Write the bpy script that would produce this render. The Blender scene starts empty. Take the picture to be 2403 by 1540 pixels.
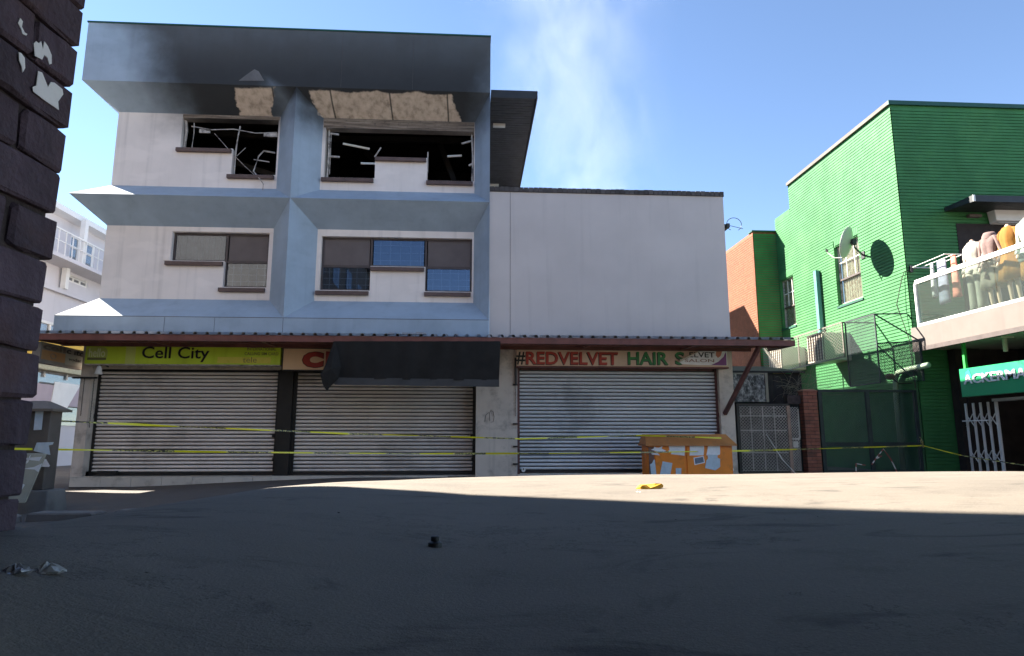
import bpy, math, random
from mathutils import Vector, Matrix
R = math.radians
rnd = random.Random(7)
S = bpy.context.scene
COL = S.collection

# ------------------------------------------------------------------ camera
F_PX, W_PX, H_PX = 1550.0, 2402.0, 1540.0      # focal length and size of the photo in the units used for picking points
PITCH, YAW = math.atan(260 / 1550.0), R(3.5)
CAM = Vector((0.0, 0.0, 0.8))
cam = bpy.data.cameras.new('camera'); camo = bpy.data.objects.new('camera', cam); COL.objects.link(camo)
camo.location = CAM; camo.rotation_euler = (R(90) + PITCH, 0, -YAW)
cam.sensor_width = 36; cam.lens = F_PX / W_PX * 36; cam.clip_start = 0.02; cam.clip_end = 3000
S.camera = camo
# ------------------------------------------------------------------ light
SUN = Vector((-1.0, 0.70, 0.85)).normalized()
ELEV = math.asin(SUN.z)
world = bpy.data.worlds.new('World'); S.world = world; world.use_nodes = True
wn = world.node_tree; bg = wn.nodes['Background']
sky = wn.nodes.new('ShaderNodeTexSky'); sky.sky_type = 'NISHITA'; sky.sun_disc = False
sky.sun_elevation = ELEV; sky.sun_rotation = math.atan2(SUN.x, SUN.y)
sky.altitude = 2600; sky.air_density = 1.0; sky.dust_density = 0.05; sky.ozone_density = 1.7
wn.links.new(sky.outputs[0], bg.inputs[0]); bg.inputs[1].default_value = 0.056
sun = bpy.data.lights.new('sun', 'SUN'); sun.energy = 5.0; sun.angle = R(0.53); sun.color = (1.0, 0.93, 0.82)
suno = bpy.data.objects.new('sun', sun); COL.objects.link(suno); suno.location = (-40, 28, 34)
suno.rotation_euler = SUN.to_track_quat('Z', 'Y').to_euler()
S.view_settings.view_transform = 'Standard'; S.view_settings.look = 'None'
S.view_settings.exposure = 2.55; S.view_settings.gamma = 1
S.render.engine = 'CYCLES'
S.cycles.volume_step_rate = 2.0

# ------------------------------------------------------------------ pixel -> place
def ray(x, y):
    a = (x - W_PX / 2) / F_PX; b = (H_PX / 2 - y) / F_PX
    fw = math.cos(PITCH) - b * math.sin(PITCH); up = math.sin(PITCH) + b * math.cos(PITCH)
    return Vector((a * math.cos(YAW) + fw * math.sin(YAW), -a * math.sin(YAW) + fw * math.cos(YAW), up))
def PY(x, y, Y):
    r = ray(x, y); return CAM + r * ((Y - CAM.y) / r.y)
def PX(x, y, X):
    r = ray(x, y); return CAM + r * ((X - CAM.x) / r.x)
def PP(x, y, p0, n):
    r = ray(x, y); n = Vector(n); return CAM + r * ((Vector(p0) - CAM).dot(n) / r.dot(n))

# ------------------------------------------------------------------ mesh helpers
class MB:
    def __init__(s): s.v = []; s.f = []; s.m = []
    def add(s, vs, fs, m=0):
        o = len(s.v); s.v += [tuple(p) for p in vs]
        for f in fs: s.f.append(tuple(i + o for i in f)); s.m.append(m)
        return s
    def quad(s, *p, m=0): return s.add(p, [tuple(range(len(p)))], m)
    def box(s, x0, x1, y0, y1, z0, z1, m=0):
        v = [(x0,y0,z0),(x1,y0,z0),(x1,y1,z0),(x0,y1,z0),(x0,y0,z1),(x1,y0,z1),(x1,y1,z1),(x0,y1,z1)]
        return s.add(v, [(0,3,2,1),(4,5,6,7),(0,1,5,4),(1,2,6,5),(2,3,7,6),(3,0,4,7)], m)
    def hexa(s, b, t, m=0):
        return s.add(list(b) + list(t), [(3,2,1,0),(4,5,6,7),(0,1,5,4),(1,2,6,5),(2,3,7,6),(3,0,4,7)], m)
    def prism(s, pts, d, m=0):
        """closed outline pts pushed along vector d"""
        n = len(pts); d = Vector(d); a = [Vector(p) for p in pts]
        return s.add(a + [p + d for p in a], [tuple(range(n))[::-1], tuple(range(n, 2*n))] + [(i, (i+1) % n, n + (i+1) % n, n + i) for i in range(n)], m)
    def tube(s, pts, r, n=6, m=0, cap=True):
        pts = [Vector(p) for p in pts]; rs = r if isinstance(r, (list, tuple)) else [r] * len(pts)
        vs = []; fs = []
        for i, p in enumerate(pts):
            t = (pts[min(i+1, len(pts)-1)] - pts[max(i-1, 0)]).normalized()
            u = t.cross(Vector((0,0,1))); u = u if u.length > .05 else t.cross(Vector((1,0,0)))
            u.normalize(); w = t.cross(u)
            for k in range(n):
                a = 2 * math.pi * k / n + math.pi / n
                vs.append(p + (u * math.cos(a) + w * math.sin(a)) * rs[i])
        for i in range(len(pts) - 1):
            for k in range(n): fs.append((i*n+k, i*n+(k+1) % n, (i+1)*n+(k+1) % n, (i+1)*n+k))
        if cap: fs += [tuple(range(n))[::-1], tuple(range((len(pts)-1)*n, len(pts)*n))]
        return s.add(vs, fs, m)
    def bar(s, a, b, w, d, up=(0,0,1), m=0):
        a = Vector(a); b = Vector(b); t = (b - a).normalized(); u = t.cross(Vector(up))
        u = u if u.length > .01 else t.cross(Vector((0,1,0))); u.normalize(); v = u.cross(t)
        u *= w / 2; v *= d / 2
        return s.hexa([a-u-v, a+u-v, a+u+v, a-u+v], [b-u-v, b+u-v, b+u+v, b-u+v], m)
    def loft(s, secs, m=0, cap=True):
        n = len(secs[0]); vs = [p for q in secs for p in q]; fs = []
        for i in range(len(secs) - 1):
            for k in range(n): fs.append((i*n+k, i*n+(k+1) % n, (i+1)*n+(k+1) % n, (i+1)*n+k))
        if cap: fs += [tuple(range(n))[::-1], tuple(range((len(secs)-1)*n, len(secs)*n))]
        return s.add(vs, fs, m)
    def mesh(s, name, smooth=False):
        me = bpy.data.meshes.new(name); me.from_pydata(s.v, [], s.f); me.update()
        if any(s.m): me.polygons.foreach_set('material_index', s.m)
        if smooth: me.polygons.foreach_set('use_smooth', [True] * len(me.polygons))
        return me

def link(name, data, mats=None, parent=None, label=None, cat=None, group=None, kind=None, loc=None, smooth=False, bevel=0):
    if isinstance(data, MB): data = data.mesh(name, smooth)
    o = bpy.data.objects.new(name, data); COL.objects.link(o)
    if mats is not None and not len(data.materials):
        for m in (mats if isinstance(mats, (list, tuple)) else [mats]): data.materials.append(m)
    if loc is not None: o.location = loc
    if parent is not None:
        o.parent = parent
        o.matrix_parent_inverse = WI[parent.name]
    WI[o.name] = Matrix.Identity(4) if parent is None and loc is None else (Matrix.Translation(o.location).inverted())
    if bevel:
        b = o.modifiers.new('bevel', 'BEVEL'); b.width = bevel; b.segments = 2; b.limit_method = 'ANGLE'; b.angle_limit = R(40)
    for k, v in (('label', label), ('category', cat), ('group', group), ('kind', kind)):
        if v: o[k] = v
    return o
WI = {}
def thing(name, label, cat, loc, group=None, rotz=0):
    o = bpy.data.objects.new(name, None); COL.objects.link(o); o.location = loc
    o.empty_display_size = .2; o.rotation_euler.z = rotz
    o['label'] = label; o['category'] = cat
    if group: o['group'] = group
    # children are modelled in world coordinates before any turn of the thing
    WI[o.name] = Matrix.Translation(Vector(loc)).inverted()
    return o

# ------------------------------------------------------------------ materials
def nt(name):
    m = bpy.data.materials.new(name); m.use_nodes = True
    return m, m.node_tree, m.node_tree.nodes['Principled BSDF']
def N(t, kind, **kw):
    n = t.nodes.new(kind)
    for k, v in kw.items(): setattr(n, k, v)
    return n
def noise(t, vec, scale, detail=4, rough=.55, dist=0):
    n = N(t, 'ShaderNodeTexNoise'); n.inputs['Scale'].default_value = scale; n.inputs['Detail'].default_value = detail
    n.inputs['Roughness'].default_value = rough; n.inputs['Distortion'].default_value = dist
    t.links.new(vec, n.inputs['Vector']); return n.outputs['Fac']
def ramp(t, fac, stops):
    r = N(t, 'ShaderNodeValToRGB'); e = r.color_ramp.elements
    while len(e) < len(stops): e.new(.5)
    for i, (p, c) in enumerate(stops):
        e[i].position = p; e[i].color = (*c, 1) if len(c) == 3 else c
    t.links.new(fac, r.inputs[0]); return r.outputs[0]
def math_(t, op, a, b=None, c=None, clamp=False):
    n = N(t, 'ShaderNodeMath', operation=op, use_clamp=clamp)
    for i, v in enumerate((a, b, c)):
        if v is None: continue
        if isinstance(v, (int, float)): n.inputs[i].default_value = v
        else: t.links.new(v, n.inputs[i])
    return n.outputs[0]
def mixc(t, fac, a, b, mode='MIX'):
    n = N(t, 'ShaderNodeMix', data_type='RGBA', blend_type=mode)
    for s, v in ((0, fac), (6, a), (7, b)):
        if isinstance(v, (int, float)): n.inputs[s].default_value = v
        elif isinstance(v, tuple): n.inputs[s].default_value = (*v[:3], 1)
        else: t.links.new(v, n.inputs[s])
    return n.outputs[2]
def smooth(t, v, lo, hi):
    n = N(t, 'ShaderNodeMapRange', interpolation_type='SMOOTHSTEP')
    n.inputs[1].default_value = lo; n.inputs[2].default_value = hi
    t.links.new(v, n.inputs[0]); return n.outputs[0]
def wpos(t):
    g = N(t, 'ShaderNodeNewGeometry'); s = N(t, 'ShaderNodeSeparateXYZ'); t.links.new(g.outputs['Position'], s.inputs[0])
    return g.outputs['Position'], s.outputs[0], s.outputs[1], s.outputs[2]
def scaled(t, vec, sx, sy, sz):
    m = N(t, 'ShaderNodeMapping'); m.inputs['Scale'].default_value = (sx, sy, sz); t.links.new(vec, m.inputs[0]); return m.outputs[0]
def bump(t, p, h, strength=.2, dist=.01):
    b = N(t, 'ShaderNodeBump'); b.inputs['Strength'].default_value = strength; b.inputs['Distance'].default_value = dist
    t.links.new(h, b.inputs['Height']); t.links.new(b.outputs[0], p.inputs['Normal'])

def mat(name, c, rough=.7, var=.25, scale=3, metal=0, bmp=.15, bscale=60, streak=0, spec=.4, dirt=None, dirt_amt=.5, dirt_scale=1.3, perobj=0):
    m, t, p = nt(name)
    pos, X, Y, Z = wpos(t)
    f = noise(t, pos, scale, 5)
    lo = tuple(v * (1 - var) for v in c); hi = tuple(min(1, v * (1 + var)) for v in c)
    col = ramp(t, f, [(.3, lo), (.7, hi)])
    if streak:
        sf = noise(t, scaled(t, pos, 7, 7, .35), 1.0, 4)
        col = mixc(t, math_(t, 'MULTIPLY', smooth(t, sf, .52, .72), streak), col, tuple(v * .35 for v in c))
    if dirt:
        df = noise(t, pos, dirt_scale, 6, .65)
        col = mixc(t, math_(t, 'MULTIPLY', smooth(t, df, .5, .68), dirt_amt), col, dirt)
    if perobj:
        oi = N(t, 'ShaderNodeObjectInfo')
        k = math_(t, 'MULTIPLY_ADD', oi.outputs['Random'], 2 * perobj, 1 - perobj)
        cc = N(t, 'ShaderNodeCombineColor')
        for i in range(3): t.links.new(k, cc.inputs[i])
        col = mixc(t, 1.0, col, cc.outputs[0], 'MULTIPLY')
    t.links.new(col, p.inputs['Base Color'])
    rf = noise(t, pos, scale * 2.3, 4)
    t.links.new(math_(t, 'MULTIPLY_ADD', rf, .3, rough - .15, clamp=True), p.inputs['Roughness'])
    p.inputs['Metallic'].default_value = metal; p.inputs['Specular IOR Level'].default_value = spec
    if bmp: bump(t, p, noise(t, pos, bscale, 4), bmp, .01)
    return m

def thin_glass(name, tint=(.9, .95, .93), refl=.12, haze=0):
    m, t, p = nt(name)
    out = t.nodes['Material Output']
    tr = N(t, 'ShaderNodeBsdfTransparent'); tr.inputs[0].default_value = (*tint, 1)
    gl = N(t, 'ShaderNodeBsdfGlossy'); gl.inputs['Roughness'].default_value = .02
    lw = N(t, 'ShaderNodeLayerWeight'); lw.inputs[0].default_value = .35
    mx = N(t, 'ShaderNodeMixShader')
    t.links.new(math_(t, 'MULTIPLY_ADD', lw.outputs['Fresnel'], .35, refl, clamp=True), mx.inputs[0])
    t.links.new(tr.outputs[0], mx.inputs[1]); t.links.new(gl.outputs[0], mx.inputs[2])
    last = mx
    if haze:
        df = N(t, 'ShaderNodeBsdfDiffuse'); df.inputs[0].default_value = (.75, .76, .74, 1)
        m2 = N(t, 'ShaderNodeMixShader'); m2.inputs[0].default_value = haze
        t.links.new(mx.outputs[0], m2.inputs[1]); t.links.new(df.outputs[0], m2.inputs[2]); last = m2
    t.links.new(last.outputs[0], out.inputs[0])
    return m

# ---- paint of the burnt building: soot that rose from the two upper windows
def soot_paint(name, base, var=.1, streak=0.15):
    m, t, p = nt(name)
    pos, X, Y, Z = wpos(t)
    n1 = noise(t, pos, .9, 5, .6); n2 = noise(t, pos, 3.5, 5, .6)
    f = noise(t, pos, 2.0, 5)
    col = ramp(t, f, [(.3, tuple(v * (1 - var) for v in base)), (.7, tuple(v * (1 + var) for v in base))])
    sf = noise(t, scaled(t, pos, 6, 6, .3), 1.0, 4)
    col = mixc(t, math_(t, 'MULTIPLY', smooth(t, sf, .5, .75), streak), col, tuple(v * .45 for v in base))
    # patches of newer paint, duller along the bottom band
    pf = noise(t, scaled(t, pos, .8, 1, 1.8), 1.0, 3)
    col = mixc(t, math_(t, 'MULTIPLY', smooth(t, pf, .52, .6), .3), col, tuple(v * 1.18 for v in base))
    wob = math_(t, 'MULTIPLY_ADD', n1, 1.1, -.55)
    # two plumes, wider the higher they rise
    def plume(cx, half, zb, spread):
        dx = math_(t, 'ABSOLUTE', math_(t, 'SUBTRACT', X, cx))
        up = math_(t, 'MAXIMUM', math_(t, 'SUBTRACT', Z, zb), 0)
        edge = math_(t, 'SUBTRACT', math_(t, 'ADD', math_(t, 'MULTIPLY_ADD', up, spread, half), wob), dx)
        return smooth(t, edge, -.75, .95)
    a = plume(-5.75, 1.45, 8.3, .38)
    b = plume(-1.8, 2.25, 8.1, .35)
    c = plume(-3.9, .4, 8.45, 2.2)
    pl = math_(t, 'MAXIMUM', math_(t, 'MAXIMUM', a, b), c)
    zf = smooth(t, math_(t, 'MULTIPLY_ADD', n1, .5, Z), 7.75, 8.6)
    s = math_(t, 'MULTIPLY', pl, zf)
    fade = smooth(t, math_(t, 'MULTIPLY_ADD', n1, -1.5, Z), 11.4, 8.4)   # thinner towards the roof line
    s = math_(t, 'MULTIPLY', s, math_(t, 'MULTIPLY_ADD', fade, .26, .70))
    low = smooth(t, math_(t, 'MULTIPLY_ADD', n1, .9, Z), 10.6, 9.2)
    sc = mixc(t, low, (.056, .052, .049), (.015, .0135, .0125))
    sc = mixc(t, math_(t, 'MULTIPLY', n2, .5), sc, (.034, .032, .031))
    col = mixc(t, s, col, sc)
    # where the fire burnt the paint off the sloping undersides: heat-bleached concrete, cracked
    n3 = noise(t, pos, 2.6, 6, .7, .5); n4 = noise(t, pos, 11, 5, .7)
    jag = math_(t, 'ADD', math_(t, 'MULTIPLY_ADD', n1, .7, -.35), math_(t, 'MULTIPLY_ADD', n4, .07, -.035))
    def patch(x0, x1, slant):
        xe = math_(t, 'ADD', X, math_(t, 'MULTIPLY', math_(t, 'SUBTRACT', Z, 8.37), slant))
        l = smooth(t, math_(t, 'ADD', xe, jag), x0, x0 + .05); r_e = smooth(t, math_(t, 'ADD', xe, jag), x1, x1 - .05)
        hi = smooth(t, math_(t, 'MULTIPLY_ADD', jag, .35, Z), 8.79, 8.76)
        return math_(t, 'MULTIPLY', math_(t, 'MULTIPLY', l, r_e), hi)
    onslope = math_(t, 'MULTIPLY', smooth(t, Z, 8.366, 8.372), math_(t, 'MULTIPLY', smooth(t, Y, 14.403, 14.412), smooth(t, Y, 15.02, 15.0)))
    pm = math_(t, 'MULTIPLY', math_(t, 'MAXIMUM', patch(-3.62, -.30, .55), patch(-5.62, -4.72, -.2)), onslope)
    burn = smooth(t, noise(t, scaled(t, pos, 1.6, 1.6, .9), 1.3, 6, .7), .60, .74)
    crk = N(t, 'ShaderNodeTexWave', wave_type='BANDS', bands_direction='X'); crk.inputs['Scale'].default_value = .24; crk.inputs['Distortion'].default_value = 1.2; crk.inputs['Detail'].default_value = 3
    t.links.new(pos, crk.inputs['Vector'])
    conc = ramp(t, noise(t, scaled(t, pos, 3, 3, .7), 2.2, 6, .6), [(.28, (.30, .225, .165)), (.5, (.56, .44, .335)), (.75, (.70, .57, .45))])
    conc = mixc(t, math_(t, 'MULTIPLY', smooth(t, crk.outputs['Fac'], .9965, .9995), .8), conc, (.02, .018, .016))
    conc = mixc(t, math_(t, 'MULTIPLY', burn, .65), conc, (.035, .03, .027))
    col = mixc(t, pm, col, conc)
    t.links.new(col, p.inputs['Base Color'])
    t.links.new(math_(t, 'MULTIPLY_ADD', s, .25, .6), p.inputs['Roughness'])
    p.inputs['Specular IOR Level'].default_value = .35
    bump(t, p, noise(t, pos, 35, 5), .12, .01)
    return m

M = {}
M['blue'] = soot_paint('blue_paint', (.335, .405, .475))
M['panel'] = soot_paint('white_panel_paint', (.80, .715, .655), .05, .26)
M['grey_wall'] = mat('pale_grey_plaster', (.57, .515, .49), .8, .05, 1.2, streak=.1, bmp=.12, bscale=40)
M['pier_wall'] = mat('dirty_white_plaster', (.60, .52, .45), .8, .10, 2, streak=.25, dirt=(.18, .15, .13), dirt_amt=.5, dirt_scale=2.6)
M['sill'] = mat('brown_sill_tile', (.11, .07, .06), .55, .2, 6, perobj=.1)
M['char'] = mat('charred_plaster', (.022, .021, .021), .95, .5, 2, spec=.1)
M['spall'] = None
M['frame_w'] = mat('scorched_white_frame', (.42, .385, .35), .6, .4, 9, dirt=(.05, .04, .04), dirt_amt=.85, dirt_scale=5)
M['frame_b'] = mat('brown_window_frame', (.075, .058, .055), .5, .2, 5)
M['blind'] = mat('brown_window_board', (.13, .105, .10), .55, .12, 3)
M['blind2'] = mat('grey_net_curtain', (.16, .155, .15), .8, .3, 9, streak=.6)
M['grid'] = mat('pale_burglar_bar', (.62, .60, .57), .5, .1)
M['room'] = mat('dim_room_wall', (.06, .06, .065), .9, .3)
M['glass_dark'] = None
M['black_clad'] = mat('dark_corrugated_cladding', (.035, .037, .045), .6, .25, 3)
M['slat'] = mat('aluminium_shutter_slat', (.78, .71, .66), .45, .08, 1.4, metal=.05, bmp=.04, streak=.12, dirt=(.20, .17, .14), dirt_amt=.35, dirt_scale=.9, perobj=.05)
M['slat3'] = mat('steel_shutter_slat', (.72, .73, .74), .38, .06, 1.2, metal=.12, bmp=.03, dirt=(.12, .12, .13), dirt_amt=.35, dirt_scale=.7, perobj=.06)
M['rail'] = mat('black_steel_rail', (.016, .015, .014), .5, .3, 6, dirt=(.05, .03, .024), dirt_amt=.3)
M['rail_red'] = mat('red_oxide_rail', (.13, .055, .05), .55, .3, 6, dirt=(.04, .03, .03), dirt_amt=.5)
M['oxide'] = mat('red_oxide_beam', (.17, .062, .05), .6, .25, 2.5, streak=.25, dirt=(.06, .035, .03), dirt_amt=.6, dirt_scale=1.2)
M['sheet'] = mat('weathered_roof_sheet', (.26, .26, .27), .55, .25, 2, metal=.2, dirt=(.1, .08, .07), dirt_amt=.6)
M['sheet_under'] = M['sheet']
M['lime'] = mat('lime_green_sign_face', (.58, .74, .05), .35, .10, 1.6, bmp=.02, streak=.10)
M['beige'] = mat('beige_sign_face', (.82, .56, .33), .45, .06, 2, bmp=.02, streak=.1)
M['pinkboard'] = mat('grimy_pink_sign_face', (.66, .47, .34), .5, .12, 2.2, bmp=.02, dirt=(.45, .22, .17), dirt_amt=.5, dirt_scale=1.4)
M['ink'] = mat('black_lettering', (.012, .012, .013), .5, .2)
M['ink_red'] = mat('red_lettering', (.42, .045, .03), .5, .2, 4)
M['ink_green'] = mat('green_lettering', (.03, .20, .055), .5, .2, 4)
M['ink_grey'] = mat('faded_grey_lettering', (.16, .16, .07), .5, .2)
M['ink_pale'] = mat('pale_lettering', (.70, .74, .45), .5, .05)
M['ink_white'] = mat('white_lettering', (.82, .82, .80), .45, .04)
M['paper'] = mat('torn_white_paper', (.84, .82, .82), .85, .08, 8)
M['purple'] = mat('purple_print', (.22, .06, .22), .5, .15)
M['salmon'] = mat('salmon_print', (.60, .22, .13), .5, .1)
M['peel'] = mat('peeling_vinyl', (.62, .52, .44), .45, .12, 6)
M['box_orange'] = mat('orange_lightbox_face', (.32, .17, .075), .5, .1)
M['box_grey'] = mat('grey_green_lightbox_face', (.24, .24, .21), .5, .12)
M['box_case'] = mat('brown_lightbox_case', (.19, .165, .145), .55, .15)
M['tarp'] = mat('black_shade_cloth', (.013, .013, .013), .75, .25, 3, bmp=.2, bscale=180, spec=.25)
M['orange'] = mat('orange_cabinet_paint', (.85, .235, .014), .45, .10, 2.5, dirt=(.22, .09, .03), dirt_amt=.45, dirt_scale=3, bmp=.05)
M['orange_lid'] = mat('dull_orange_lid_paint', (.46, .18, .05), .5, .15, 3, dirt=(.16, .09, .05), dirt_amt=.5, dirt_scale=2.4, bmp=.05)
M['concrete'] = mat('grey_concrete', (.17, .155, .14), .85, .18, 4, dirt=(.08, .065, .055), dirt_amt=.5, bmp=.3)
M['kiosk'] = mat('brown_grey_cabinet_paint', (.12, .10, .085), .5, .25, 3, dirt=(.05, .045, .05), dirt_amt=.6, dirt_scale=2)
M['kiosk_edge'] = mat('tan_cabinet_edge', (.15, .125, .098), .6, .15, 3)
M['tile'] = mat('cream_step_tile', (.58, .53, .46), .6, .08, 3, dirt=(.2, .17, .14), dirt_amt=.4, dirt_scale=4, perobj=.08)
M['brick'] = mat('purple_brown_brick', (.085, .058, .076), .85, .30, 9, bmp=.7, bscale=75, dirt=(.105, .055, .05), dirt_amt=.5, dirt_scale=5, perobj=.18)
M['mortar'] = mat('dark_mortar', (.06, .045, .045), .95, .3, 12, bmp=.8, bscale=60)
M['redbrick'] = mat('red_brick', (.27, .10, .07), .85, .2, 8, bmp=.4, bscale=70, dirt=(.10, .06, .05), dirt_amt=.5, dirt_scale=3, perobj=.15)
M['coping'] = mat('dark_coping_brick', (.085, .075, .072), .85, .25, 8, bmp=.4, perobj=.25)
M['green'] = mat('green_painted_brick', (.042, .180, .060), .66, .16, 1.6, bmp=.2, bscale=45, spec=.3, streak=.08, dirt=(.07, .215, .07), dirt_amt=.4, dirt_scale=.8)
M['green_back'] = M['green']
M['green_trim'] = mat('dark_green_trim', (.012, .075, .055), .5, .15)
M['orangebrick'] = mat('orange_face_brick', (.20, .068, .03), .8, .16, 5, bmp=.3, dirt=(.27, .105, .05), dirt_amt=.6, dirt_scale=7)
M['alu'] = mat('white_aluminium', (.74, .72, .68), .4, .06)
M['curtain'] = None
M['cream_metal'] = mat('cream_ac_casing', (.60, .53, .43), .5, .08, 3)
M['wire'] = mat('galvanised_wire', (.17, .155, .13), .5, .15, metal=.3)
M['wire_dark'] = mat('rusty_dark_wire', (.05, .045, .042), .7, .3)
M['wire_pale'] = mat('whitened_wire', (.50, .45, .42), .6, .25, 5)
M['gate_dark'] = mat('dark_green_gate_frame', (.018, .030, .032), .6, .3)
M['pipe_blue'] = mat('blue_green_duct', (.10, .26, .25), .45, .1)
M['pipe_pale'] = mat('pale_green_pipe', (.42, .55, .38), .5, .1)
M['dish'] = mat('off_white_dish', (.42, .42, .38), .45, .06)
M['dark_metal'] = mat('dark_metal', (.03, .03, .032), .5, .2)
M['slab'] = mat('pinkish_plaster_slab', (.135, .112, .10), .8, .06, 1.5, streak=.1)
M['soffit'] = mat('cream_soffit', (.50, .44, .36), .8, .08)
M['white'] = mat('white_paint', (.80, .79, .77), .5, .05)
M['shop_green'] = mat('turquoise_sign_face', (.016, .30, .12), .4, .05, 1.0, bmp=.02)
M['pole_green'] = mat('bright_green_pole', (.03, .42, .06), .45, .05)
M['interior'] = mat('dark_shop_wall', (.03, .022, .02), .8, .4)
M['skin'] = mat('pale_mannequin_skin', (.46, .33, .24), .5, .03)
M['apt'] = mat('lavender_white_render', (.62, .60, .63), .8, .05, 1.0, streak=.05)
M['apt_rail'] = M['white']
M['apt_pane'] = None
M['hood'] = mat('black_hood', (.022, .025, .028), .5, .2)
M['hall'] = mat('dark_hall_brick', (.16, .13, .11), .8, .2, .8)
M['sand'] = mat('sand_coloured_render', (.30, .255, .21), .85, .12, .8)
M['dark_board'] = mat('near_black_board', (.022, .02, .02), .85, .4, 3)  # near black, puts the darkness of the alley into the colour
M['plinth'] = mat('street_render', (.50, .44, .38), .85, .12, .6)

def spall_mat():
    m, t, p = nt('heat_bleached_concrete')
    pos, X, Y, Z = wpos(t)
    a = noise(t, scaled(t, pos, 2.2, 2.2, .8), 1.6, 6, .6); b = noise(t, pos, 7, 6, .7)
    col = ramp(t, a, [(.25, (.17, .13, .10)), (.5, (.37, .29, .23)), (.75, (.46, .38, .31))])
    col = mixc(t, math_(t, 'MULTIPLY', smooth(t, b, .55, .75), .8), col, (.05, .04, .035))
    t.links.new(col, p.inputs['Base Color']); p.inputs['Roughness'].default_value = .9
    bump(t, p, b, .5, .02); return m
M['spall'] = spall_mat()
def scorch_mat():
    m, t, p = nt('scorched_brown_lintel')
    pos, X, Y, Z = wpos(t)
    a = noise(t, scaled(t, pos, .8, 1, 14), 1.6, 6, .65); b = noise(t, pos, 9, 5, .7)
    col = ramp(t, a, [(.30, (.045, .035, .028)), (.5, (.17, .125, .09)), (.72, (.36, .29, .225))])
    col = mixc(t, math_(t, 'MULTIPLY', smooth(t, b, .52, .7), .6), col, (.04, .032, .026))
    t.links.new(col, p.inputs['Base Color']); p.inputs['Roughness'].default_value = .9
    bump(t, p, b, .4, .02); return m
M['scorch'] = scorch_mat()
def dark_glass():
    m, t, p = nt('window_glass')
    out = t.nodes['Material Output']
    tr = N(t, 'ShaderNodeBsdfTransparent'); tr.inputs[0].default_value = (.55, .6, .65, 1)
    gl = N(t, 'ShaderNodeBsdfGlossy'); gl.inputs['Roughness'].default_value = .015; gl.inputs[0].default_value = (.62, .72, .9, 1)
    mx = N(t, 'ShaderNodeMixShader'); mx.inputs[0].default_value = .12
    t.links.new(tr.outputs[0], mx.inputs[1]); t.links.new(gl.outputs[0], mx.inputs[2]); t.links.new(mx.outputs[0], out.inputs[0])
    return m
M['glass_dark'] = dark_glass()
M['glass'] = thin_glass('clear_glass', (.90, .96, .94), .03, .02)
M['apt_pane'] = thin_glass('apartment_glass', (.5, .55, .6), .25, .15)
def curtain_mat():
    m, t, p = nt('patterned_curtain')
    pos, X, Y, Z = wpos(t)
    a = noise(t, scaled(t, pos, 1, 9, 5), 1.2, 5, .7, 1.5)
    col = ramp(t, a, [(.40, (.25, .14, .09)), (.5, (.40, .30, .21)), (.60, (.50, .42, .32))])
    t.links.new(col, p.inputs['Base Color']); p.inputs['Roughness'].default_value = .9; return m
M['curtain'] = curtain_mat()

# ------------------------------------------------------------------ ground: street with a low paved hump where the photographer stands
def lerp_tab(x, tab):
    if x <= tab[0][0]: return tab[0][1]
    for (a, va), (b, vb) in zip(tab, tab[1:]):
        if x <= b:
            u = (x - a) / (b - a); u = u * u * (3 - 2 * u) if False else u
            return va + (vb - va) * u
    return tab[-1][1]
sil = []
for px_, py_ in ((-60, 1256), (0, 1246), (150, 1222), (300, 1196), (450, 1171), (560, 1155), (640, 1144), (800, 1131), (1000, 1123), (1200, 1119), (1700, 1113), (2402, 1107)):
    r = ray(px_, py_); sil.append((math.degrees(math.atan2(r.x, r.y)), r.z / math.hypot(r.x, r.y)))
RC = [(-60, 1.2), (-34, 1.5), (-26, 2.2), (-16, 3.3), (-8, 4.3), (0, 5.0), (35, 5.4), (90, 5.4)]
def floor_z(x, y):
    u = min(1, max(0, (x + 2.0) / -6.5)); u = u * u * (3 - 2 * u)
    return -0.20 * u
def ground_z(x, y):
    rr = math.hypot(x, y); az = math.degrees(math.atan2(x, y))
    b = az if -75 < az < 90 else (90 if az >= 90 else -75)
    s = lerp_tab(b, sil); rc = lerp_tab(b, RC); h = .25
    g = .8 + s * rr - h / rc ** 2 * (rr - rc) ** 2
    if abs(az) > 100 or az < -75:                      # behind the camera the hump runs out level
        g2 = .55; w = min(1, max(0, (abs(az) - 75) / 40)); g = g * (1 - w) + g2 * w
        if rr > 6: g = g - (rr - 6) * .12
    f = floor_z(x, y); k = .05
    d = g - f
    z = f + (d + math.sqrt(d * d + k * k)) / 2 if d > -3 else f
    return z - (.0125 if d < -.5 else 0)
gm = MB(); NA = 288
radii = [0.0]
r_ = .15
while r_ < 16: radii.append(r_); r_ += max(.06, r_ * .028)
while r_ < 1500: radii.append(r_); r_ *= 1.18
radii.append(1500)
grid = []
for i, rr in enumerate(radii):
    for k in range(NA):
        a = 2 * math.pi * k / NA; x = rr * math.sin(a); y = rr * math.cos(a)
        w = .004 * math.sin(x * 2.1 + 1.3 * y) * math.sin(y * 1.7 - .6 * x) if rr < 40 else 0
        grid.append((x, y, ground_z(x, y) + w))
fc = []
for i in range(len(radii) - 1):
    for k in range(NA):
        fc.append((i*NA+k, i*NA+(k+1) % NA, (i+1)*NA+(k+1) % NA, (i+1)*NA+k)[::-1])
gm.add(grid, fc)
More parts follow.
